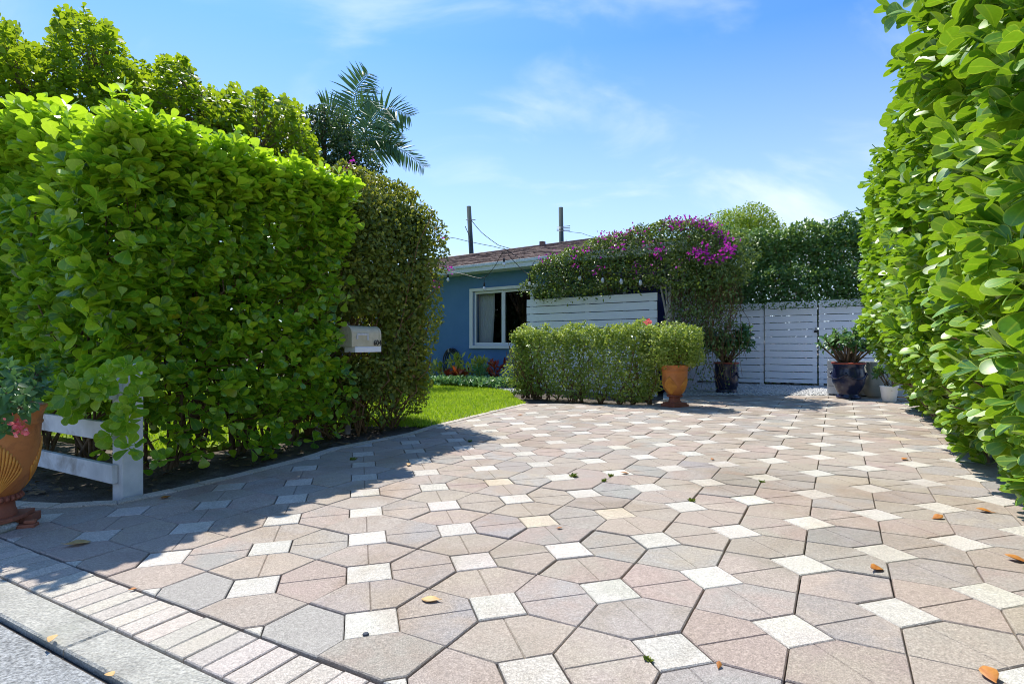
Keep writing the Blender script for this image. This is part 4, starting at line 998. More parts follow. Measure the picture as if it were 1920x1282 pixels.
def dark_pot(label, loc, prof, swag, rz=0):
    o = thing('glazed_pot', label, 'pot', loc, rz); m = MB(); m.lathe(prof, 56, (0, 0, 0), False); m.build('body', M_navy, o)
    rt, zt = prof[-1]; m = MB(); m.lathe([(rt, zt), (rt+.012, zt+.004), (rt+.014, zt+.020), (rt, zt+.028), (rt-.022, zt+.024), (rt-.028, zt-.02)], 56, (0, 0, 0), False); m.build('rim', M_redrim, o)
    m = MB(); m.lathe([(0, zt-.03), (rt-.03, zt-.035)], 24, (0, 0, 0), False); m.build('soil', M_soil, o)
    if swag:
        m = MB(); zs = [p[1] for p in prof]; rs = [p[0] for p in prof]
        for k in range(4):
            a0 = k*math.pi/2+.2; pts = []
            for i in range(15):
                t = i/14; z = swag-.075*math.sin(math.pi*t)+.0; a = a0+t*math.pi/2; rr = float(np.interp(z, zs, rs))+.004; pts.append((rr*math.cos(a), rr*math.sin(a), z))
            m.tube(pts, [.008+.007*math.sin(math.pi*i/14) for i in range(15)], 6)
            rr = float(np.interp(swag, zs, rs)); m.tube([(rr*math.cos(a0), rr*math.sin(a0), swag-.025), ((rr+.02)*math.cos(a0), (rr+.02)*math.sin(a0), swag), (rr*math.cos(a0), rr*math.sin(a0), swag+.03)], [.014, .022, .012], 8)
        m.build('swag_relief', M_navy, o)
    return o
b1 = G(1362, 736); dark_pot('dark navy glazed pot with straight sides in front of the fence, left of the gate', (*b1, gz(b1[0])), [(.185, 0), (.195, .012), (.19, .04), (.178, .055), (.182, .075), (.20, .13), (.212, .25), (.214, .40), (.208, .50), (.215, .545)], .36, .4)
b2 = G(1591, 746); dark_pot('dark navy glazed pot with rounded belly before the planter box', (*b2, gz(b2[0])), [(.175, 0), (.185, .015), (.180, .035), (.150, .055), (.148, .075), (.172, .115), (.208, .18), (.236, .26), (.247, .34), (.243, .41), (.228, .47), (.224, .52), (.242, .565)], .40, .7)
M_pl2 = M_potdark
potted('potted_plant', 'dark leafy shrub in the straight-sided navy pot', (*b1, gz(b1[0])), .53, .80, .50, 40, 8, .15, T_LONG, M_potdark, 8, .012, (1.0, 1.5), ((-.29, -.2, .83),), extra=2)
potted('potted_plant', 'pale green thick-stemmed plant in the round-bellied navy pot', (*b2, gz(b2[0])), .55, .62, .46, 34, 8, .115, T_SM, M_potlight, 12, .019, (1.0, 1.3), (), extra=1)
b3 = G(1640, 744); o = thing('grey_jar', 'grey glazed egg-shaped jar beside the round-bellied navy pot', 'jar', (*b3, gz(b3[0])))
m = MB(); m.lathe([(.10, 0), (.13, .02), (.18, .12), (.205, .24), (.20, .38), (.165, .50), (.13, .56), (.135, .585), (.12, .59), (.11, .55)], 40, (0, 0, 0), True); m.build('body', M_greypot, o)
b4 = G(1667, 753); o = thing('white_pot', 'small white tapered pot at the foot of the right hedge', 'pot', (*b4, gz(b4[0])))
m = MB(); m.lathe([(.085, 0), (.092, .004), (.122, .225), (.128, .24), (.126, .25), (.114, .25), (.108, .2)], 36, (0, 0, 0), True); m.build('body', M_white, o)
m = MB(); m.lathe([(0, .215), (.11, .212)], 20, (0, 0, 0), False); m.build('soil', M_soil, o)
potted('potted_plant', 'small twiggy green plant in the white pot by the right hedge', (*b4, gz(b4[0])), .21, .42, .24, 18, 6, .085, T_SM, M_vine, 14, .006, (.9, 1.3), (), extra=1)

# ------------------------------------------------------------------ clipped shrub in front of the panel
hd0 = np.array([0.12, 10.42]); hd1 = np.array([2.28, 8.78]); dX = unit(hd1-hd0); dY = np.array([-dX[1], dX[0]])
LH = float(np.linalg.norm(hd1-hd0)); org = (*((hd0+hd1)/2), .02)
sb = thing('clipped_hedge', 'low clipped small-leaved hedge with bare stems before the white privacy panel', 'hedge', org)
fb = (tuple(hd0), tuple(dX), tuple(dY))
cl = [cloud(13000, boxy(fb, -.1, LH, -.30, .35, .06, 1.20, .22, 'fblrt', 1.25, .3), None, .11, .047, T_SM, r, .5, .7, (.48, .3), .02, .12, 4.2),
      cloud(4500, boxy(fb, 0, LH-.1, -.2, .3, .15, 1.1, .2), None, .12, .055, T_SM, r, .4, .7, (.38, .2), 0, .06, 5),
      cloud(2800, boxy(fb, -.1, LH, -.28, .33, 1.12, 1.20, .05, 't', 1.25), None, .06, .042, T_SM, r, .7, .6, (.62, .25), 0, .12, 4.2)]
foliage('foliage', cl, M_lowhedge, sb, org)
ro, ti = [], []
for q in range(26):
    t = rd.uniform(.05, LH-.1)
    for w in range(4):
        p = hd0+dX*t+dY*rd.uniform(-.05, .1); p2 = hd0+dX*(t+rd.gauss(0, .22))+dY*rd.uniform(-.3, .3); ro.append((*p, -.02)); ti.append((*p2, rd.uniform(.5, 1.18)))
stems('branches', ro, ti, M_twig, sb, .011, .004, rd, org, 5, .06, 5)

# ------------------------------------------------------------------ bougainvillea over the porch
bo = HO + HY*(-.55); fb = (tuple(bo), tuple(HX), tuple(HY)); org = (*(bo+HX*4.4), 0)
bou = thing('bougainvillea', 'magenta-flowered bougainvillea spreading over the porch above the privacy panel', 'bougainvillea', org)
def bell(n):                                                 # a long mound: low at the window end, tall at the gate end
    t = r.uniform(2.30, 6.55, n); u = r.uniform(0, math.pi*1.0, n)
    s = (t-2.3)/4.25; zb = 2.0+.14*np.clip((s-.35)/.15, 0, 1)*np.clip((.78-s)/.1, 0, 1); zt_ = 2.62+.55*np.clip(s*1.75, 0, 1)**.8 - .5*np.clip((s-.86)/.14, 0, 1)**2 - .35*np.clip((.08-s)/.08, 0, 1)**2
    hh = (zt_-zb); w = .52
    y = -w*np.cos(u)*np.abs(np.cos(u))**-.35; zc = zb+hh*np.sin(u)**.6
    lo = r.random(n) < .12; zc[lo] = zb[lo]+.03; y[lo] = r.uniform(-w, w, lo.sum())
    p = bo + t[:, None]*HX + y[:, None]*HY; P = np.concatenate([p, zc[:, None]], 1)
    o = np.concatenate([(-np.cos(u))[:, None]*HY[None], np.sin(u)[:, None]], 1); o = unit(o)
    e0 = np.clip((.06-s)/.06, 0, 1)[:, None]; e1 = np.clip((s-.94)/.06, 0, 1)[:, None]; o[:, :2] += (e1-e0)*HX
    return P, unit(o)
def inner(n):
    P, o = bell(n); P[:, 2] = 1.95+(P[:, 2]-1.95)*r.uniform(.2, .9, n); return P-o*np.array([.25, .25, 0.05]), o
def hang(n):                                                 # strands drooping at the porch post
    t = np.clip(r.normal(5.95, .32, n), 5.52, 6.6); z = 2.1-np.abs(r.normal(0, .75, n)); z = np.where(z < .2, r.uniform(.3, 2, n), z)
    p = bo + t[:, None]*HX + (r.normal(-.15, .18, n))[:, None]*HY; o = np.tile(np.array([*(-HY), .1]), (n, 1)); return np.concatenate([p, z[:, None]], 1), o
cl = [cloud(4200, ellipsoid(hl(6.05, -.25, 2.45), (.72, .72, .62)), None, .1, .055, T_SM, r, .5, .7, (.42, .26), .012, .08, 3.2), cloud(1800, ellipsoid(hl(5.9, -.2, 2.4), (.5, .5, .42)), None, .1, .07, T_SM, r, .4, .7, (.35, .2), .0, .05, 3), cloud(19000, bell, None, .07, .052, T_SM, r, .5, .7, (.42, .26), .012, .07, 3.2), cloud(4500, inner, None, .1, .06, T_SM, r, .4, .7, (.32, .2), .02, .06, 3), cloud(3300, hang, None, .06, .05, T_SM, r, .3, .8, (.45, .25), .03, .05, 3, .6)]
foliage('foliage', cl, M_boug2, bou, org)
bl = []
fpx = [(1015, 487, 6), (1030, 484, 4), (1082, 497, 8), (1042, 470, 4), (1076, 473, 4), (1118, 452, 10), (1130, 440, 14), (1142, 445, 12), (1150, 437, 12), (1160, 448, 10), (1168, 436, 16), (1178, 440, 16), (1185, 433, 14), (1200, 442, 12), (1212, 440, 10), (1150, 462, 12), (1166, 462, 12), (1200, 452, 8), (1228, 470, 14), (1236, 474, 12), (1245, 468, 10), (1250, 420, 12), (1262, 417, 14), (1278, 415, 16), (1292, 416, 18), (1305, 417, 18), (1320, 418, 18), (1332, 422, 18), (1338, 428, 12), (1300, 470, 14), (1312, 470, 18), (1320, 475, 20), (1328, 482, 14), (1352, 445, 14), (1358, 455, 18), (1366, 462, 18), (1370, 470, 18), (1355, 475, 14), (1120, 507, 12), (1194, 509, 8), (1228, 500, 6), (1336, 490, 8), (1196, 494, 4), (1278, 488, 6), (1350, 487, 8), (1065, 458, 4), (1240, 428, 6), (1318, 450, 6), (1288, 428, 10), (1210, 458, 6), (1098, 470, 8), (1105, 465, 6)]
for (px, py, k) in fpx:
    x, y, z = h_pt(px, py, -1.12 if py > 455 else -.86); k = int(k*(1.0 if px < 1230 else 1.35))
    pp = np.array([[x, y, z]])+r.normal(0, .06, (k, 3)); V, Q = place_leaves(T_SM, pp, r.normal(0, 1, (k, 3)), r.normal(0, 1, (k, 3))-np.array([0, .5, -.3]), r.uniform(.04, .06, k), np.full(k, 1.25), r); bl.append((V, Q, tones(k, len(T_SM[0]), r, .5, .25)))
foliage('blossoms', bl, M_magenta, bou, org)
mb = MB()
for q in range(5):
    t0 = 5.35+q*.03; mb.tube([Vector(hl(t0, -.62+q*.02, 0))-Vector(org), Vector(hl(t0+.03*math.sin(q), -.60, .8))-Vector(org), Vector(hl(t0-.02, -.63, 1.5))-Vector(org), Vector(hl(t0+.1*q-.2, -.6, 2.3))-Vector(org)], [.028, .025, .022, .014], 7)
mb.build('trunk', M_paletrunk, bou)
ro, ti = [], []
for q in range(110):
    t0 = rd.uniform(5.45, 6.5); ro.append(hl(t0, rd.uniform(-.8, -.3), rd.uniform(2.0, 2.3))); ti.append(hl(t0+rd.gauss(0, .15), rd.uniform(-.8, -.4), rd.uniform(.2, 1.5)))
for q in range(40):
    t0 = rd.uniform(2.4, 6.4); ro.append(hl(t0, rd.uniform(-.7, -.3), 1.98)); ti.append(hl(t0+rd.gauss(0, .4), rd.uniform(-1.0, -.2), rd.uniform(2.1, 2.8)))
stems('branches', ro, ti, M_twig, bou, .006, .003, rd, org, 4, .05, 5)
# ------------------------------------------------------------------ vine wall behind the gate
GY = np.array([-GX[1], GX[0]]); vo = g1 + GY*.12; fb = (tuple(vo), tuple(GX), tuple(GY)); org = (*(vo+GX*1.0), .1)
vw = thing('vine_hedge', 'tall glossy green vine-covered hedge rising behind the white fence and gate', 'hedge', org)
cl = [cloud(21000, boxy(fb, -.75, 3.6, 0, 1.1, 1.70, 3.66, .42, 'fblrt', 3.50), None, .10, .078, T_SM, r, .5, .7, (.45, .3), 0, .16, 2.1),
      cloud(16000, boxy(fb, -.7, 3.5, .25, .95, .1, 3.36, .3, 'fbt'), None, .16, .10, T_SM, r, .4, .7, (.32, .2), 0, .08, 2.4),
      cloud(5200, boxy(fb, -1.5, 2.6, -.36, .3, 1.72, 2.6, .2, 'ft'), None, .08, .055, T_SM, r, .3, .8, (.35, .22), 0, .12, 3.5, .4)]
foliage('foliage', cl, M_vine, vw, org)
ro, ti = [], []
for q in range(30):
    s = rd.uniform(-.6, 3.5)
    for w in range(3):
        p = vo+GX*s+GY*.5; p2 = vo+GX*(s+rd.gauss(0, .4))+GY*rd.uniform(.05, .8); ro.append((*p, -.02)); ti.append((*p2, rd.uniform(2.0, 3.4)))
stems('branches', ro, ti, M_twig, vw, .016, .005, rd, org, 5, .05, 6)

# ------------------------------------------------------------------ trees
def crown_tree(name, label, base, lobes, mat, n, size, tpl, trunk_h, r0, trunk_mat=M_bark, tone=(.45, .25), group=None, cat='tree'):
    o = thing(name, label, cat, base); cl = []
    tot = sum(l[3]*l[4] for l in lobes)
    for (cx, cy_, cz, rx, rz) in lobes:
        k = int(n*rx*rz/tot); cl.append(cloud(k, ellipsoid((cx, cy_, cz), (rx, rx, rz)), None, rx*.22, size, tpl, r, .5, .8, tone, 0, .14*rx, 2.2))
    foliage('crown', cl, mat, o, base)
    m = MB(); b = Vector(base)
    m.tube([(0, 0, -.05), (.05, .03, trunk_h*.5), (.0, .05, trunk_h)], [r0, r0*.8, r0*.65], 9)
    for (cx, cy_, cz, rx, rz) in lobes:
        e = Vector((cx, cy_, cz))-b; m.tube([(0, .05, trunk_h*.9), e*.5+Vector((0, 0, trunk_h*.4)), e], [r0*.5, r0*.32, r0*.12], 6)
        for w in range(5):
            d = Vector((rd.gauss(0, 1), rd.gauss(0, 1), rd.gauss(.4, .8))).normalized()*rx*.8; m.tube([e*.8+Vector((0, 0, trunk_h*.1)), e+d*.5, e+d], [r0*.14, r0*.09, r0*.04], 5)
    m.build('trunk', trunk_mat, o); return o
crown_tree('tree', 'bright lime green rounded tree rising behind the vine hedge', (6.6, 16.5, 0), [(6.3, 16.4, 3.85, 1.05, .95), (7.1, 16.6, 3.75, 1.0, .95), (5.75, 16.6, 3.5, .8, .75), (6.7, 16.2, 4.25, .8, .72), (7.7, 16.6, 3.5, .7, .7)], M_crown, 24000, .065, T_TINY, 2.4, .14)
crown_tree('tree', 'dark green bushy tree beside the palm, behind the hedges', (-4.55, 13.5, 0), [(-4.6, 13.5, 5.3, 1.0, 1.15), (-4.0, 13.6, 4.5, 1.0, 1.1), (-5.2, 13.4, 4.7, 1.1, 1.2), (-4.35, 13.3, 6.0, .6, .55), (-3.8, 13.6, 5.1, .6, .7)], M_darktree, 15000, .085, T_SM, 2.8, .15)

# the big backlit tree behind the left hedge, open branches against the sky
org = (-7.3, 11.2, gz(-7.3)); bt = thing('tree', 'large yellow-green backlit tree with open branches behind the left hedge', 'tree', org)
topx = [-14, -10.2, -8.3, -7.65, -7.2, -6.75, -6.1, -5.75, -5.5, -5.05, -4.6, -4.15, -3.75, -3.4, -3.15, -2.95, -2.7]
topz = [4.6, 5.4, 5.55, 5.70, 5.35, 5.85, 5.75, 5.1, 4.95, 5.3, 4.75, 4.75, 4.7, 4.65, 4.35, 3.9, 2.9]
n = 7000; X_ = r.uniform(-14.0, -3.6, n); Y_ = r.uniform(10.4, 12.8, n); sc = Y_/8.6
ztop = 1+(np.interp(X_/sc, topx, topz)-1)*sc + (.22*np.sin(X_*7.0+Y_*3)*np.sin(X_*3.2+1) + .16*np.sin(X_*13+Y_*7))*np.where(X_/sc > -5.2, .45, 1)
q = 1-r.random(n)**1.45; Z_ = 2.4+(ztop-2.4)*np.clip(.25+.78*(r.random(n)**.62), 0, 1)
Y_ = Y_ - 0.0
keep = (np.sin(X_*2.4+Z_*1.8)+np.sin(Z_*3.2-X_*1.3+Y_*1.6)+r.normal(0, .8, n)) > -1.5
tip = np.stack([X_, Y_, Z_], -1)[keep]; ax = np.stack([.2*(tip[:, 0]+7.3), r.normal(0, .4, len(tip)), 1.1+r.normal(0, .35, len(tip))], -1)+r.normal(0, .3, (len(tip), 3))
V, Q, k = rosettes(T_CLU, tip, ax, 7, .140*r.uniform(.8, 1.2, len(tip)), r, (.9, 1.2), 25, 90)
np_mesh('crown', V, Q, M_treeleaf, bt, tones(k, len(T_CLU[0]), r, .45, .32), True, org)
m = MB(); m.tube([(0, 0, -.05), (.05, .1, .9), (.0, .1, 1.7)], [.17, .14, .12], 9)
limbs = []
for q in range(13):
    ex = -13.2+q*.75; ey = rd.uniform(10.6, 12.6); ez = (1+(np.interp(ex/1.3, topx, topz)-1)*1.3)*rd.uniform(.72, .9); e = Vector((ex-org[0], ey-org[1], ez))
    pts = [Vector((0, .1, 1.6)), e*.35+Vector((0, 0, 1.2)), e*.7+Vector((rd.gauss(0, .1), 0, .55)), e]; m.tube(pts, [.075, .055, .035, .014], 6); limbs.append(pts)
for i in range(0, len(tip), 4):                              # twigs up to the leaf tips
    t_ = Vector(tip[i])-Vector(org); lp = min((p for L_ in limbs for p in L_[1:]), key=lambda p: (p-t_).length)
    if (lp-t_).length < 1.9: m.tube([lp, lp.lerp(t_, .5)+Vector((rd.gauss(0, .05), rd.gauss(0, .05), -.03)), t_], [.013, .009, .004], 4, False)
m.build('trunk', M_bark, bt)

# palm
PY = 15.5; pc = Vector(((660-960)*PY/F, PY, 1+(641-292)*PY/F)); org = (pc.x, pc.y, gz(pc.x))
palm = thing('palm_tree', 'dark green feather palm rising above the dark hedge block', 'palm', org)
m = MB(); m.tube([(0, 0, -.05), (.05, 0, 2), (0, 0, pc.z-org[2]-.5)], [.16, .13, .11], 10); m.build('trunk', M_bark, palm)
m = MB(); m.tube([(0, 0, pc.z-org[2]-.55), (0, 0, pc.z-org[2]+.1)], [.10, .05], 8); m.build('crownshaft', M_palm, palm)
pb = lambda px, py, dy=0: Vector(((px-960)*(PY+dy)/F, PY+dy, 1+(641-py)*(PY+dy)/F))
def frond(pts, wl, wr, seed):
    rr_ = np.random.default_rng(seed); P = [pc]+[pb(*p) for p in pts]
    S = []                                                    # smooth rachis
    for i in range(len(P)-1):
        a = P[max(0, i-1)]; b = P[i]; c_ = P[i+1]; d = P[min(len(P)-1, i+2)]
        for k in range(12):
            t = k/12; S.append(.5*((2*b)+(-a+c_)*t+(2*a-5*b+4*c_-d)*t*t+(-a+3*b-3*c_+d)*t**3))
    S.append(P[-1]); S = [Vector(s) for s in S]; m = MB(); nS = len(S)
    m.tube([s-Vector(org) for s in S], [.022*(1-.85*i/nS) for i in range(nS)], 5)
    po, di, no, si = [], [], [], []
    N_ = 46
    for k in range(N_):
        f = .14+.86*k/(N_-1); i = min(nS-2, int(f*(nS-1))); s = S[i].lerp(S[i+1], f*(nS-1)-i); tg = (S[i+1]-S[i]).normalized()
        side = tg.cross(Vector((0, 1, 0))).normalized()
        ln = (.35+.65*math.sin(math.pi*min(1, f*.92+.06)))
        for sg, w in ((1, wl), (-1, wr)):
            d = side*sg*.85+tg*.55+Vector((0, rr_.normal(-.1, .35), -.18-.2*rr_.random())); po.append(tuple(s)); di.append(tuple(d)); no.append((rr_.normal(0, .3), -1, .5)); si.append(w*ln*rr_.uniform(.85, 1.1))
    V, Q = place_leaves(leaf_tpl(5, [.015, .046, .044, .028, .004], .3, .12), np.array(po), np.array(di), np.array(no), np.array(si), np.ones(len(po)), rr_)
    base = len(m.v); m.add([tuple(v-np.array(org)) for v in V], [tuple(q_) for q_ in Q], True)
    me = m.build('frond', M_palm, palm); at = me.data.attributes.new('tone', 'FLOAT', 'POINT'); at.data.foreach_set('value', np.full(len(m.v), rr_.uniform(.25, .55), np.float32))
frond([(659, 230), (668, 172), (690, 138)], .75, .75, 1)
frond([(690, 240), (722, 205), (768, 218)], .7, .85, 2)
frond([(705, 282), (745, 278), (795, 314)], .55, .6, 3)
frond([(690, 262), (725, 262), (745, 275)], .5, .5, 4)
frond([(640, 245), (625, 205), (602, 193)], .6, .6, 5)
frond([(650, 250, -.8), (690, 190, -1.5), (730, 240, -2.2)], .45, .5, 6)
frond([(645, 260, .8), (610, 240, 1.5), (585, 280, 2)], .6, .6, 7)
frond([(675, 255, 1.0), (712, 232, 1.8), (752, 262, 2.4)], .5, .5, 8)

# ------------------------------------------------------------------ utility poles and wires
def upole(label, px0, py0, px1, py1, Y):
    p0 = pbY(px0, py0, Y); p1 = pbY(px1, py1, Y); d = (p0-p1); b = p1 - d*(p1.z/d.z)
    o = thing('utility_pole', label, 'pole', tuple(b)); m = MB(); m.tube([(0, 0, -.1), tuple(p0-b)], [.15, .115], 12); m.build('shaft', M_pole, o)
    return o, p0, b
def pbY(px, py, Y): return Vector(((px-960)*Y/F, Y, 1+(641-py)*Y/F))
o1, t1_, bA = upole('slightly leaning dark utility pole above the left part of the roof', 879, 387, 884, 478, 30)
m = MB(); e = pbY(883, 413, 30)-bA; m.tube([e+Vector((-.25, -.13, 0)), e+Vector((.25, -.13, .0))], .02, 6); m.build('bracket', M_steel, o1)
o2, t2_, bB = upole('straight dark utility pole behind the bougainvillea', 1051.5, 389, 1053, 470, 30)
m = MB(); e = pbY(1056, 430, 30)-bB
for k in range(4): m.tube([e+Vector((-.35, -.14, .06*k-.1)), e+Vector((.35, -.14, .09*k-.12))], .018, 5)
m.build('bracket', M_steel, o2)
def wire(label, pts, Y, rad, sag=0):
    P = [pbY(*p, Y) for p in pts]; m = MB(); out = []
    for i in range(len(P)-1):
        for k in range(8):
            t = k/8; out.append(P[i].lerp(P[i+1], t)-Vector((0, 0, sag*4*t*(1-t))))
    out.append(P[-1]); m.tube(out, rad, 4); o = m.build('power_line', M_black); props(o, label, 'wire'); return o
wire('thin service wire sagging from the leaning pole down to the roof ridge', [(884, 413), (903, 436), (935, 460), (975, 470)], 29.8, .016, .02)
wire('thin wire crossing low past the leaning pole towards the house', [(700, 420), (855, 447), (925, 462), (960, 469)], 29.5, .014, .02)
wire('thin guy wire beside the leaning pole', [(872, 424), (879, 440), (887, 470)], 29.6, .018)
wire('faint wire leaving the straight pole to the right', [(1056, 432), (1090, 437), (1120, 446)], 30, .010, .02)
wire('dark wire above the vine hedge by the right hedge top', [(1540, 415), (1580, 402), (1640, 384)], 20, .010, .02)

# ------------------------------------------------------------------ string lights along the eave
SY = -1.05
sl = thing('string_lights', 'black festoon cable with hanging clear bulbs along the house front', 'string lights', hl(1.0, SY, 2.4))
so = Vector(hl(1.0, SY, 2.4))
cable = [(800, 500), (838, 508), (868, 514), (904, 521), (925, 503), (945, 472), (962, 488), (990, 513), (1004, 490), (1040, 500), (1087, 506), (1130, 510), (1165, 512), (1201, 514), (1240, 510), (1262, 500)]
pts = [Vector(h_pt(px, py, SY))-so for px, py in cable]; sm = []
for i in range(len(pts)-1):
    a, b, c_, d = pts[max(0, i-1)], pts[i], pts[i+1], pts[min(len(pts)-1, i+2)]
    for k in range(6):
        t = k/6; sm.append(.5*((2*b)+(-a+c_)*t+(2*a-5*b+4*c_-d)*t*t+(-a+3*b-3*c_+d)*t**3))
sm.append(pts[-1]); m = MB(); m.tube(sm, .0065, 5)
hk = Vector(h_pt(945, 468, SY))-so; hk2 = Vector(h_pt(945, 474, RY0-.05))-so
m.tube([hk+Vector((0, 0, .03)), hk], .008, 5); m.tube([hk+Vector((0, 0, .02)), Vector(hl(h_at(945, SY), RY0, RZ+.02))-so], .008, 5)
m.build('cable', M_black, sl)
for (px, py) in ((840, 512), (908, 521), (945, 475), (993, 511), (1087, 506), (1130, 510), (1165, 512), (1201, 514)):
    p = Vector(h_pt(px, py, SY-.01))-so; sk = MB(); L_ = .10 if px in (908, 945, 993) else .02
    sk.tube([(0, 0, 0), (0, 0, -L_)], .005, 5); sk.tube([(0, 0, -L_), (0, 0, -L_-.02), (0, 0, -L_-.085)], [.012, .019, .021], 8)
    s_ = sk.build('socket', M_black, sl); s_.location = p
    bu = MB(); bu.lathe([(.016, 0), (.02, -.012), (.03, -.04), (.033, -.062), (.026, -.085), (.012, -.1), (0, -.103)], 14, (0, 0, -L_-.085), False); bu.build('bulb', M_bulb, s_)

# ------------------------------------------------------------------ white fence at the drive corner
fp = np.array(G(240, 926)); FD = math.atan2(-EV[1], -EV[0])
fen = thing('fence', 'white three-rail timber fence with a square corner post under the left hedge', 'fence', (float(fp[0]), float(fp[1]), gz(fp[0])), FD)
def fpost(x):
    m = MB(); m.box(x-.066, x+.066, -.066, .066, -.06, .86); m.box(x-.072, x+.072, -.072, .072, .8605, .885); o = m.build('post', M_whiteworn, fen, .006); return o
fpost(0); fpost(2.4); fpost(4.8)
for z0 in (.09, .37, .65):
    m = MB(); m.box(-.012, 5.0, .067, .104, z0, z0+.125); m.build('rail', M_whiteworn, fen, .005)

# ------------------------------------------------------------------ mailbox
mx_, my_ = MBX
ML, MW, MH = .43, .165, .215
mo = thing('mailbox', 'weathered cream metal mailbox numbered 604, jutting out of the left hedge', 'mailbox', (mx_, my_, gz(mx_)), math.atan2(MV[1], MV[0])-math.pi/2)
# local: y runs up the drive (door at y=0 faces the street), x to the right
def arch(w, hgt, inset_=0.0, n=12):
    rr = w/2-inset_; z1 = hgt-w/2; return [(-rr, inset_)] + [(-rr*math.cos(math.pi*k/n), z1+rr*math.sin(math.pi*k/n)) for k in range(n+1)] + [(rr, inset_)]
MZ = .975
m = MB(); pr = arch(MW, MH); k = len(pr)
m.add([(x, 0.012, MZ+z) for x, z in pr]+[(x, ML, MZ+z) for x, z in pr], [(i, (i+1) % k, k+(i+1) % k, k+i) for i in range(k)]+[tuple(range(k)), tuple(reversed(range(k, 2*k)))], False)
for y0 in (.40,):
    pr2 = arch(MW+.010, MH+.005); m.add([(x, y0, MZ-.002+z) for x, z in pr2]+[(x, y0+.028, MZ-.002+z) for x, z in pr2], [(i, (i+1) % k, k+(i+1) % k, k+i) for i in range(k)]+[tuple(range(k)), tuple(reversed(range(k, 2*k)))])
m.build('body', M_mail, mo)
m = MB(); pr2 = arch(MW+.016, MH+.008)
m.add([(x, -.008, MZ-.003+z) for x, z in pr2]+[(x, .030, MZ-.003+z) for x, z in pr2], [(i, (i+1) % k, k+(i+1) % k, k+i) for i in range(k)]+[tuple(range(k)), tuple(reversed(range(k, 2*k)))])
for rx, rz_ in ((.052, .072), (.040, .058)):
    m.tube([(rx*math.cos(a), -.0085, MZ+.108+rz_*math.sin(a)) for a in [2*math.pi*i/28 for i in range(29)]], .0022, 4, False)
m.tube([(-.03, -.0085, MZ+.13), (0, -.010, MZ+.115), (.03, -.0085, MZ+.13)], .004, 5); m.tube([(-.025, -.0085, MZ+.085), (0, -.010, MZ+.10), (.025, -.0085, MZ+.085)], .003, 5)
m.box(-.018, .018, -.03, .01, MZ+MH+.0055, MZ+MH+.017); m.build('door', M_mail, mo)
m = MB(); m.box(MW/2+.002, MW/2+.007, .07, .24, MZ+.115, MZ+.138); m.box(MW/2+.002, MW/2+.007, .215, .24, MZ+.065, MZ+.1145); m.box(MW/2+.001, MW/2+.010, .06, .085, MZ+.075, MZ+.1145); m.build('flag', M_whiteworn, mo, .002)
m = MB(); m.box(-MW/2+.012, MW/2+.004, .045, ML, MZ-.062, MZ-.0035); m.build('base_board', M_white, mo, .004)
m = MB(); m.box(-.72, -.63, .22, .31, -.1, MZ-.07); m.build('post', M_whiteworn, mo, .005)
m = MB(); m.box(-.72, -.071, .23, .30, MZ-.062, MZ-.01); m.build('arm', M_whiteworn, mo, .004)
tx = bpy.data.curves.new('house_number', 'FONT'); tx.body = '604'; tx.size = .078; tx.extrude = .001; tx.offset = .0016; tx.align_x = 'RIGHT'
tmp = bpy.data.objects.new('house_number_text', tx); C.objects.link(tmp)
bpy.context.view_layer.update()
nm = bpy.data.meshes.new_from_object(tmp.evaluated_get(bpy.context.evaluated_depsgraph_get())); nm.name = 'house_number'
bpy.data.objects.remove(tmp); nm.materials.clear()
to = link(nm, 'house_number', M_black, mo); to.location = (MW/2+.0078, ML-.003, MZ+.012); to.rotation_euler = (R(90), 0, R(90))
fz = pbY(652, 612, 6.35)
fo = thing('post_finial', 'ribbed grey wooden post cap showing among the leaves above the mailbox', 'post', (fz.x, fz.y, gz(fz.x)))
m = MB(); m.lathe([(.035, 0), (.035, 1.02), (.045, 1.05), (.075, 1.085), (.075, 1.10), (.06, 1.11), (.062, 1.135), (.048, 1.145), (.05, 1.17), (.034, 1.18), (.034, 1.21), (.016, 1.24), (.0, 1.26)], 20, (0, 0, 0), False); m.build('shaft', M_finial, fo)

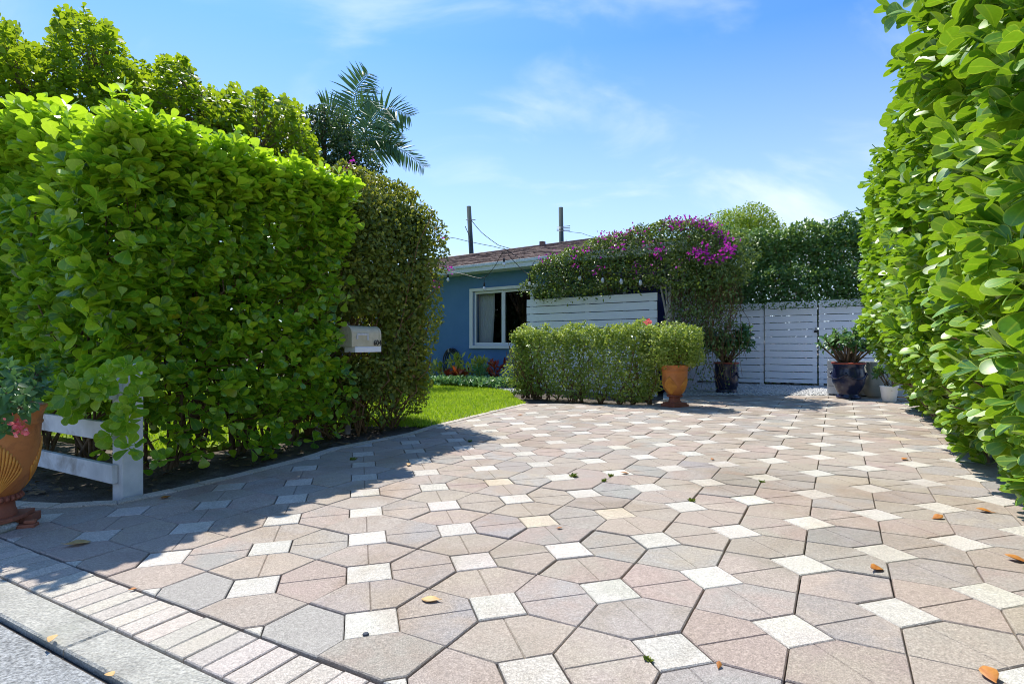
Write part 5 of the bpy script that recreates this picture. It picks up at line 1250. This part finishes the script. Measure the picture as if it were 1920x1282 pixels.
# ------------------------------------------------------------------ small things on the ground
def dead_leaf(px, py, size, rz, mat, label, curl=.25, lift=.012):
    x, y = G(px, py); o = thing_leaf = None
    TV, TQ = leaf_tpl(7, [.02, .05, .17, .25, .26, .18, .03], .2, .05)
    V = TV.copy()*size; V[:, 0] -= size*.5; V[:, 2] = size*curl*(np.abs(V[:, 1]/size/.26)**1.5*.35 + (V[:, 0]/size)**2*.9)+.004
    me = np_mesh('fallen_leaf', V, TQ, mat); s = me.modifiers.new('thick', 'SOLIDIFY'); s.thickness = .0012
    me.location = (x, y, gz(x)+.003); me.rotation_euler = (rd.gauss(0, .12), rd.gauss(0, .12), rz); props(me, label, 'leaf', 'fallen leaves on the paving'); return me
for a in ((810, 1126, .085, 2.9, M_deadleaf2, 'flat tan fallen leaf on a grey paver near the front centre', .1), (1640, 1070, .085, .5, M_deadleaf, 'curled brown fallen leaf on the pavers at the right', .5),
          (1757, 972, .075, .2, M_deadleaf, 'small orange leaf on the pavers just left of the right hedge shadow', .3), (1848, 960, .085, 2.6, M_deadleaf, 'orange leaf at the shadow edge below the right hedge', .3),
          (1908, 1052, .09, 2.3, M_deadleaf, 'orange leaf at the right border of the paving, in the hedge shadow', .35), (1858, 1272, .085, 1.2, M_deadleaf, 'bright orange leaf on the pavers in the bottom right corner', .4),
          (97, 1203, .055, 1.9, M_deadleaf2, 'orange leaf standing in the gutter gap beside the kerb', .5), (207, 1270, .05, 2.5, M_deadleaf2, 'orange leaf on the asphalt at the bottom of the picture', .4),
          (248, 1107, .03, .4, M_deadleaf, 'tiny orange leaf scrap on the soldier course bricks', .3), (1347, 1250, .03, 1.1, M_deadleaf, 'small dark brown leaf scrap on the front pavers', .3),
          (1170, 888, .07, -.4, M_deadleaf, 'brown leaf lying on a pale square beside the weeds', .3), (766, 873, .07, 1.5, M_deadleaf2, 'yellowish leaf at the edge of the left hedge shadow', .5),
          (1048, 992, .04, .3, M_deadleaf, 'little brown leaf in the middle of the drive', .3), (1695, 862, .08, .6, M_deadleaf, 'small brown leaf near the foot of the right hedge', .3), (975, 779, .08, .1, M_deadleaf, 'dark brown leaf near the tip of the lawn', .3),
          (1335, 862, .05, .8, M_deadleaf, 'small brown fleck on the far part of the drive', .3), (142, 1022, .12, .75, M_deadleaf2, 'long tan leaf at the edge of the hedge shadow by the urn', .3), (308, 935, .08, 1.0, M_deadleaf, 'rust coloured leaf on the soil beside the fence post', .4)):
    dead_leaf(*a)
x, y = G(686, 1190); m = MB(); m.lathe([(.0, 0), (.012, .0), (.010, .004), (0, .005)], 6, (0, 0, 0), False, 0, .35); o = m.build('stone_chip', M_chip); o.location = (x, y, gz(x)+.003); props(o, 'dark slate chip lying on a white square paver', 'stone')
def weed(px, py, h_, label, n=26):
    h_ *= .62
    x, y = G(px, py); pt = np.stack([r.normal(0, h_*.5, n), r.normal(0, h_*.5, n)], -1); hh = h_
    az = r.uniform(0, 6.28, n); d = np.stack([np.cos(az)*.7, np.sin(az)*.7, r.uniform(.3, 1.2, n)], -1); p = np.stack([pt[:, 0]*.5, pt[:, 1]*.5, np.full(n, -.004)], -1)
    V, Q = place_leaves(T_SM, p, d, np.tile([0, 0, 1.], (n, 1))+r.normal(0, .3, (n, 3)), h_*r.uniform(.5, 1.1, n), np.full(n, .9), r)
    o = np_mesh('weed', V, Q, M_weed, None, tones(n, len(T_SM[0]), r, .5, .25)); o.location = (x, y, gz(x)); props(o, label, 'weed', 'weeds in the paving joints')
weed(892, 886, .022, 'small green weed at the corner of a yellow square paver'); weed(1076, 893, .06, 'green weed in the joint left of centre drive, beside a white square', 34); weed(1132, 902, .05, 'left one of two small weeds in a joint in the middle of the drive'); weed(1146, 892, .045, 'right one of two small weeds in a joint in the middle of the drive')
weed(1429, 904, .045, 'yellowish weed at the tip of a white square in the right half of the drive'); weed(1297, 939, .045, 'yellowish weed in a joint above a white square, right of centre'); weed(1216, 1238, .03, 'mossy weed in the joint of a front white square'); weed(881, 828, .05, 'small weed at the tip of the left hedge shadow')
weed(660, 862, .06, 'weed growing in the shaded pavers below the mailbox hedge')

def litter(poly, n, seed):
    q = np.random.default_rng(seed); p = scatter(poly, n, q); P = np.stack([p[:, 0], p[:, 1], gza(p[:, 0])-.036+q.uniform(0, .012, n)], -1)
    az = q.uniform(0, 6.28, n); V, Q = place_leaves(T_CLU, P, np.stack([np.cos(az), np.sin(az), q.normal(0, .12, n)], -1), np.tile([0, 0, 1.], (n, 1))+q.normal(0, .25, (n, 3)), q.uniform(.03, .09, n), q.uniform(.6, 1.1, n), q)
    return V, Q, np.zeros(len(V))
V, Q, t = merge([litter([AB(1.7, -7.5), AB(1.7, -4.6), AB(2.4, -4.15), AB(4.4, -4.2), AB(5.9, -4.4), AB(5.9, -5.3), AB(2.6, -5.5), AB(2.6, -7.5)], 300, 8)])
props(np_mesh('leaf_litter', V, Q, M_litter), kind='stuff')
org = (-12.2, 13.0, gz(-12.2)); nb = thing('hedge', 'dark boundary hedge far across the lawn, mirrored in the window panes', 'hedge', org)
fbn = ((-12.2, 6.0), (0, 1), (-1, 0))
foliage('foliage', [cloud(14000, boxy(fbn, 0, 16, 0, 1.4, 0, 3.9, .4, 'fblrt'), None, .15, .25, T_SM, r, .5, .7, (.4, .25), 0, .15, 1.6), cloud(12000, boxy(fbn, .2, 15.8, .3, 1.2, 0, 3.6, .3, 'fbt'), None, .2, .32, T_SM, r, .5, .7, (.35, .25), 0, .1, 1.6)], M_darktree, nb, org)
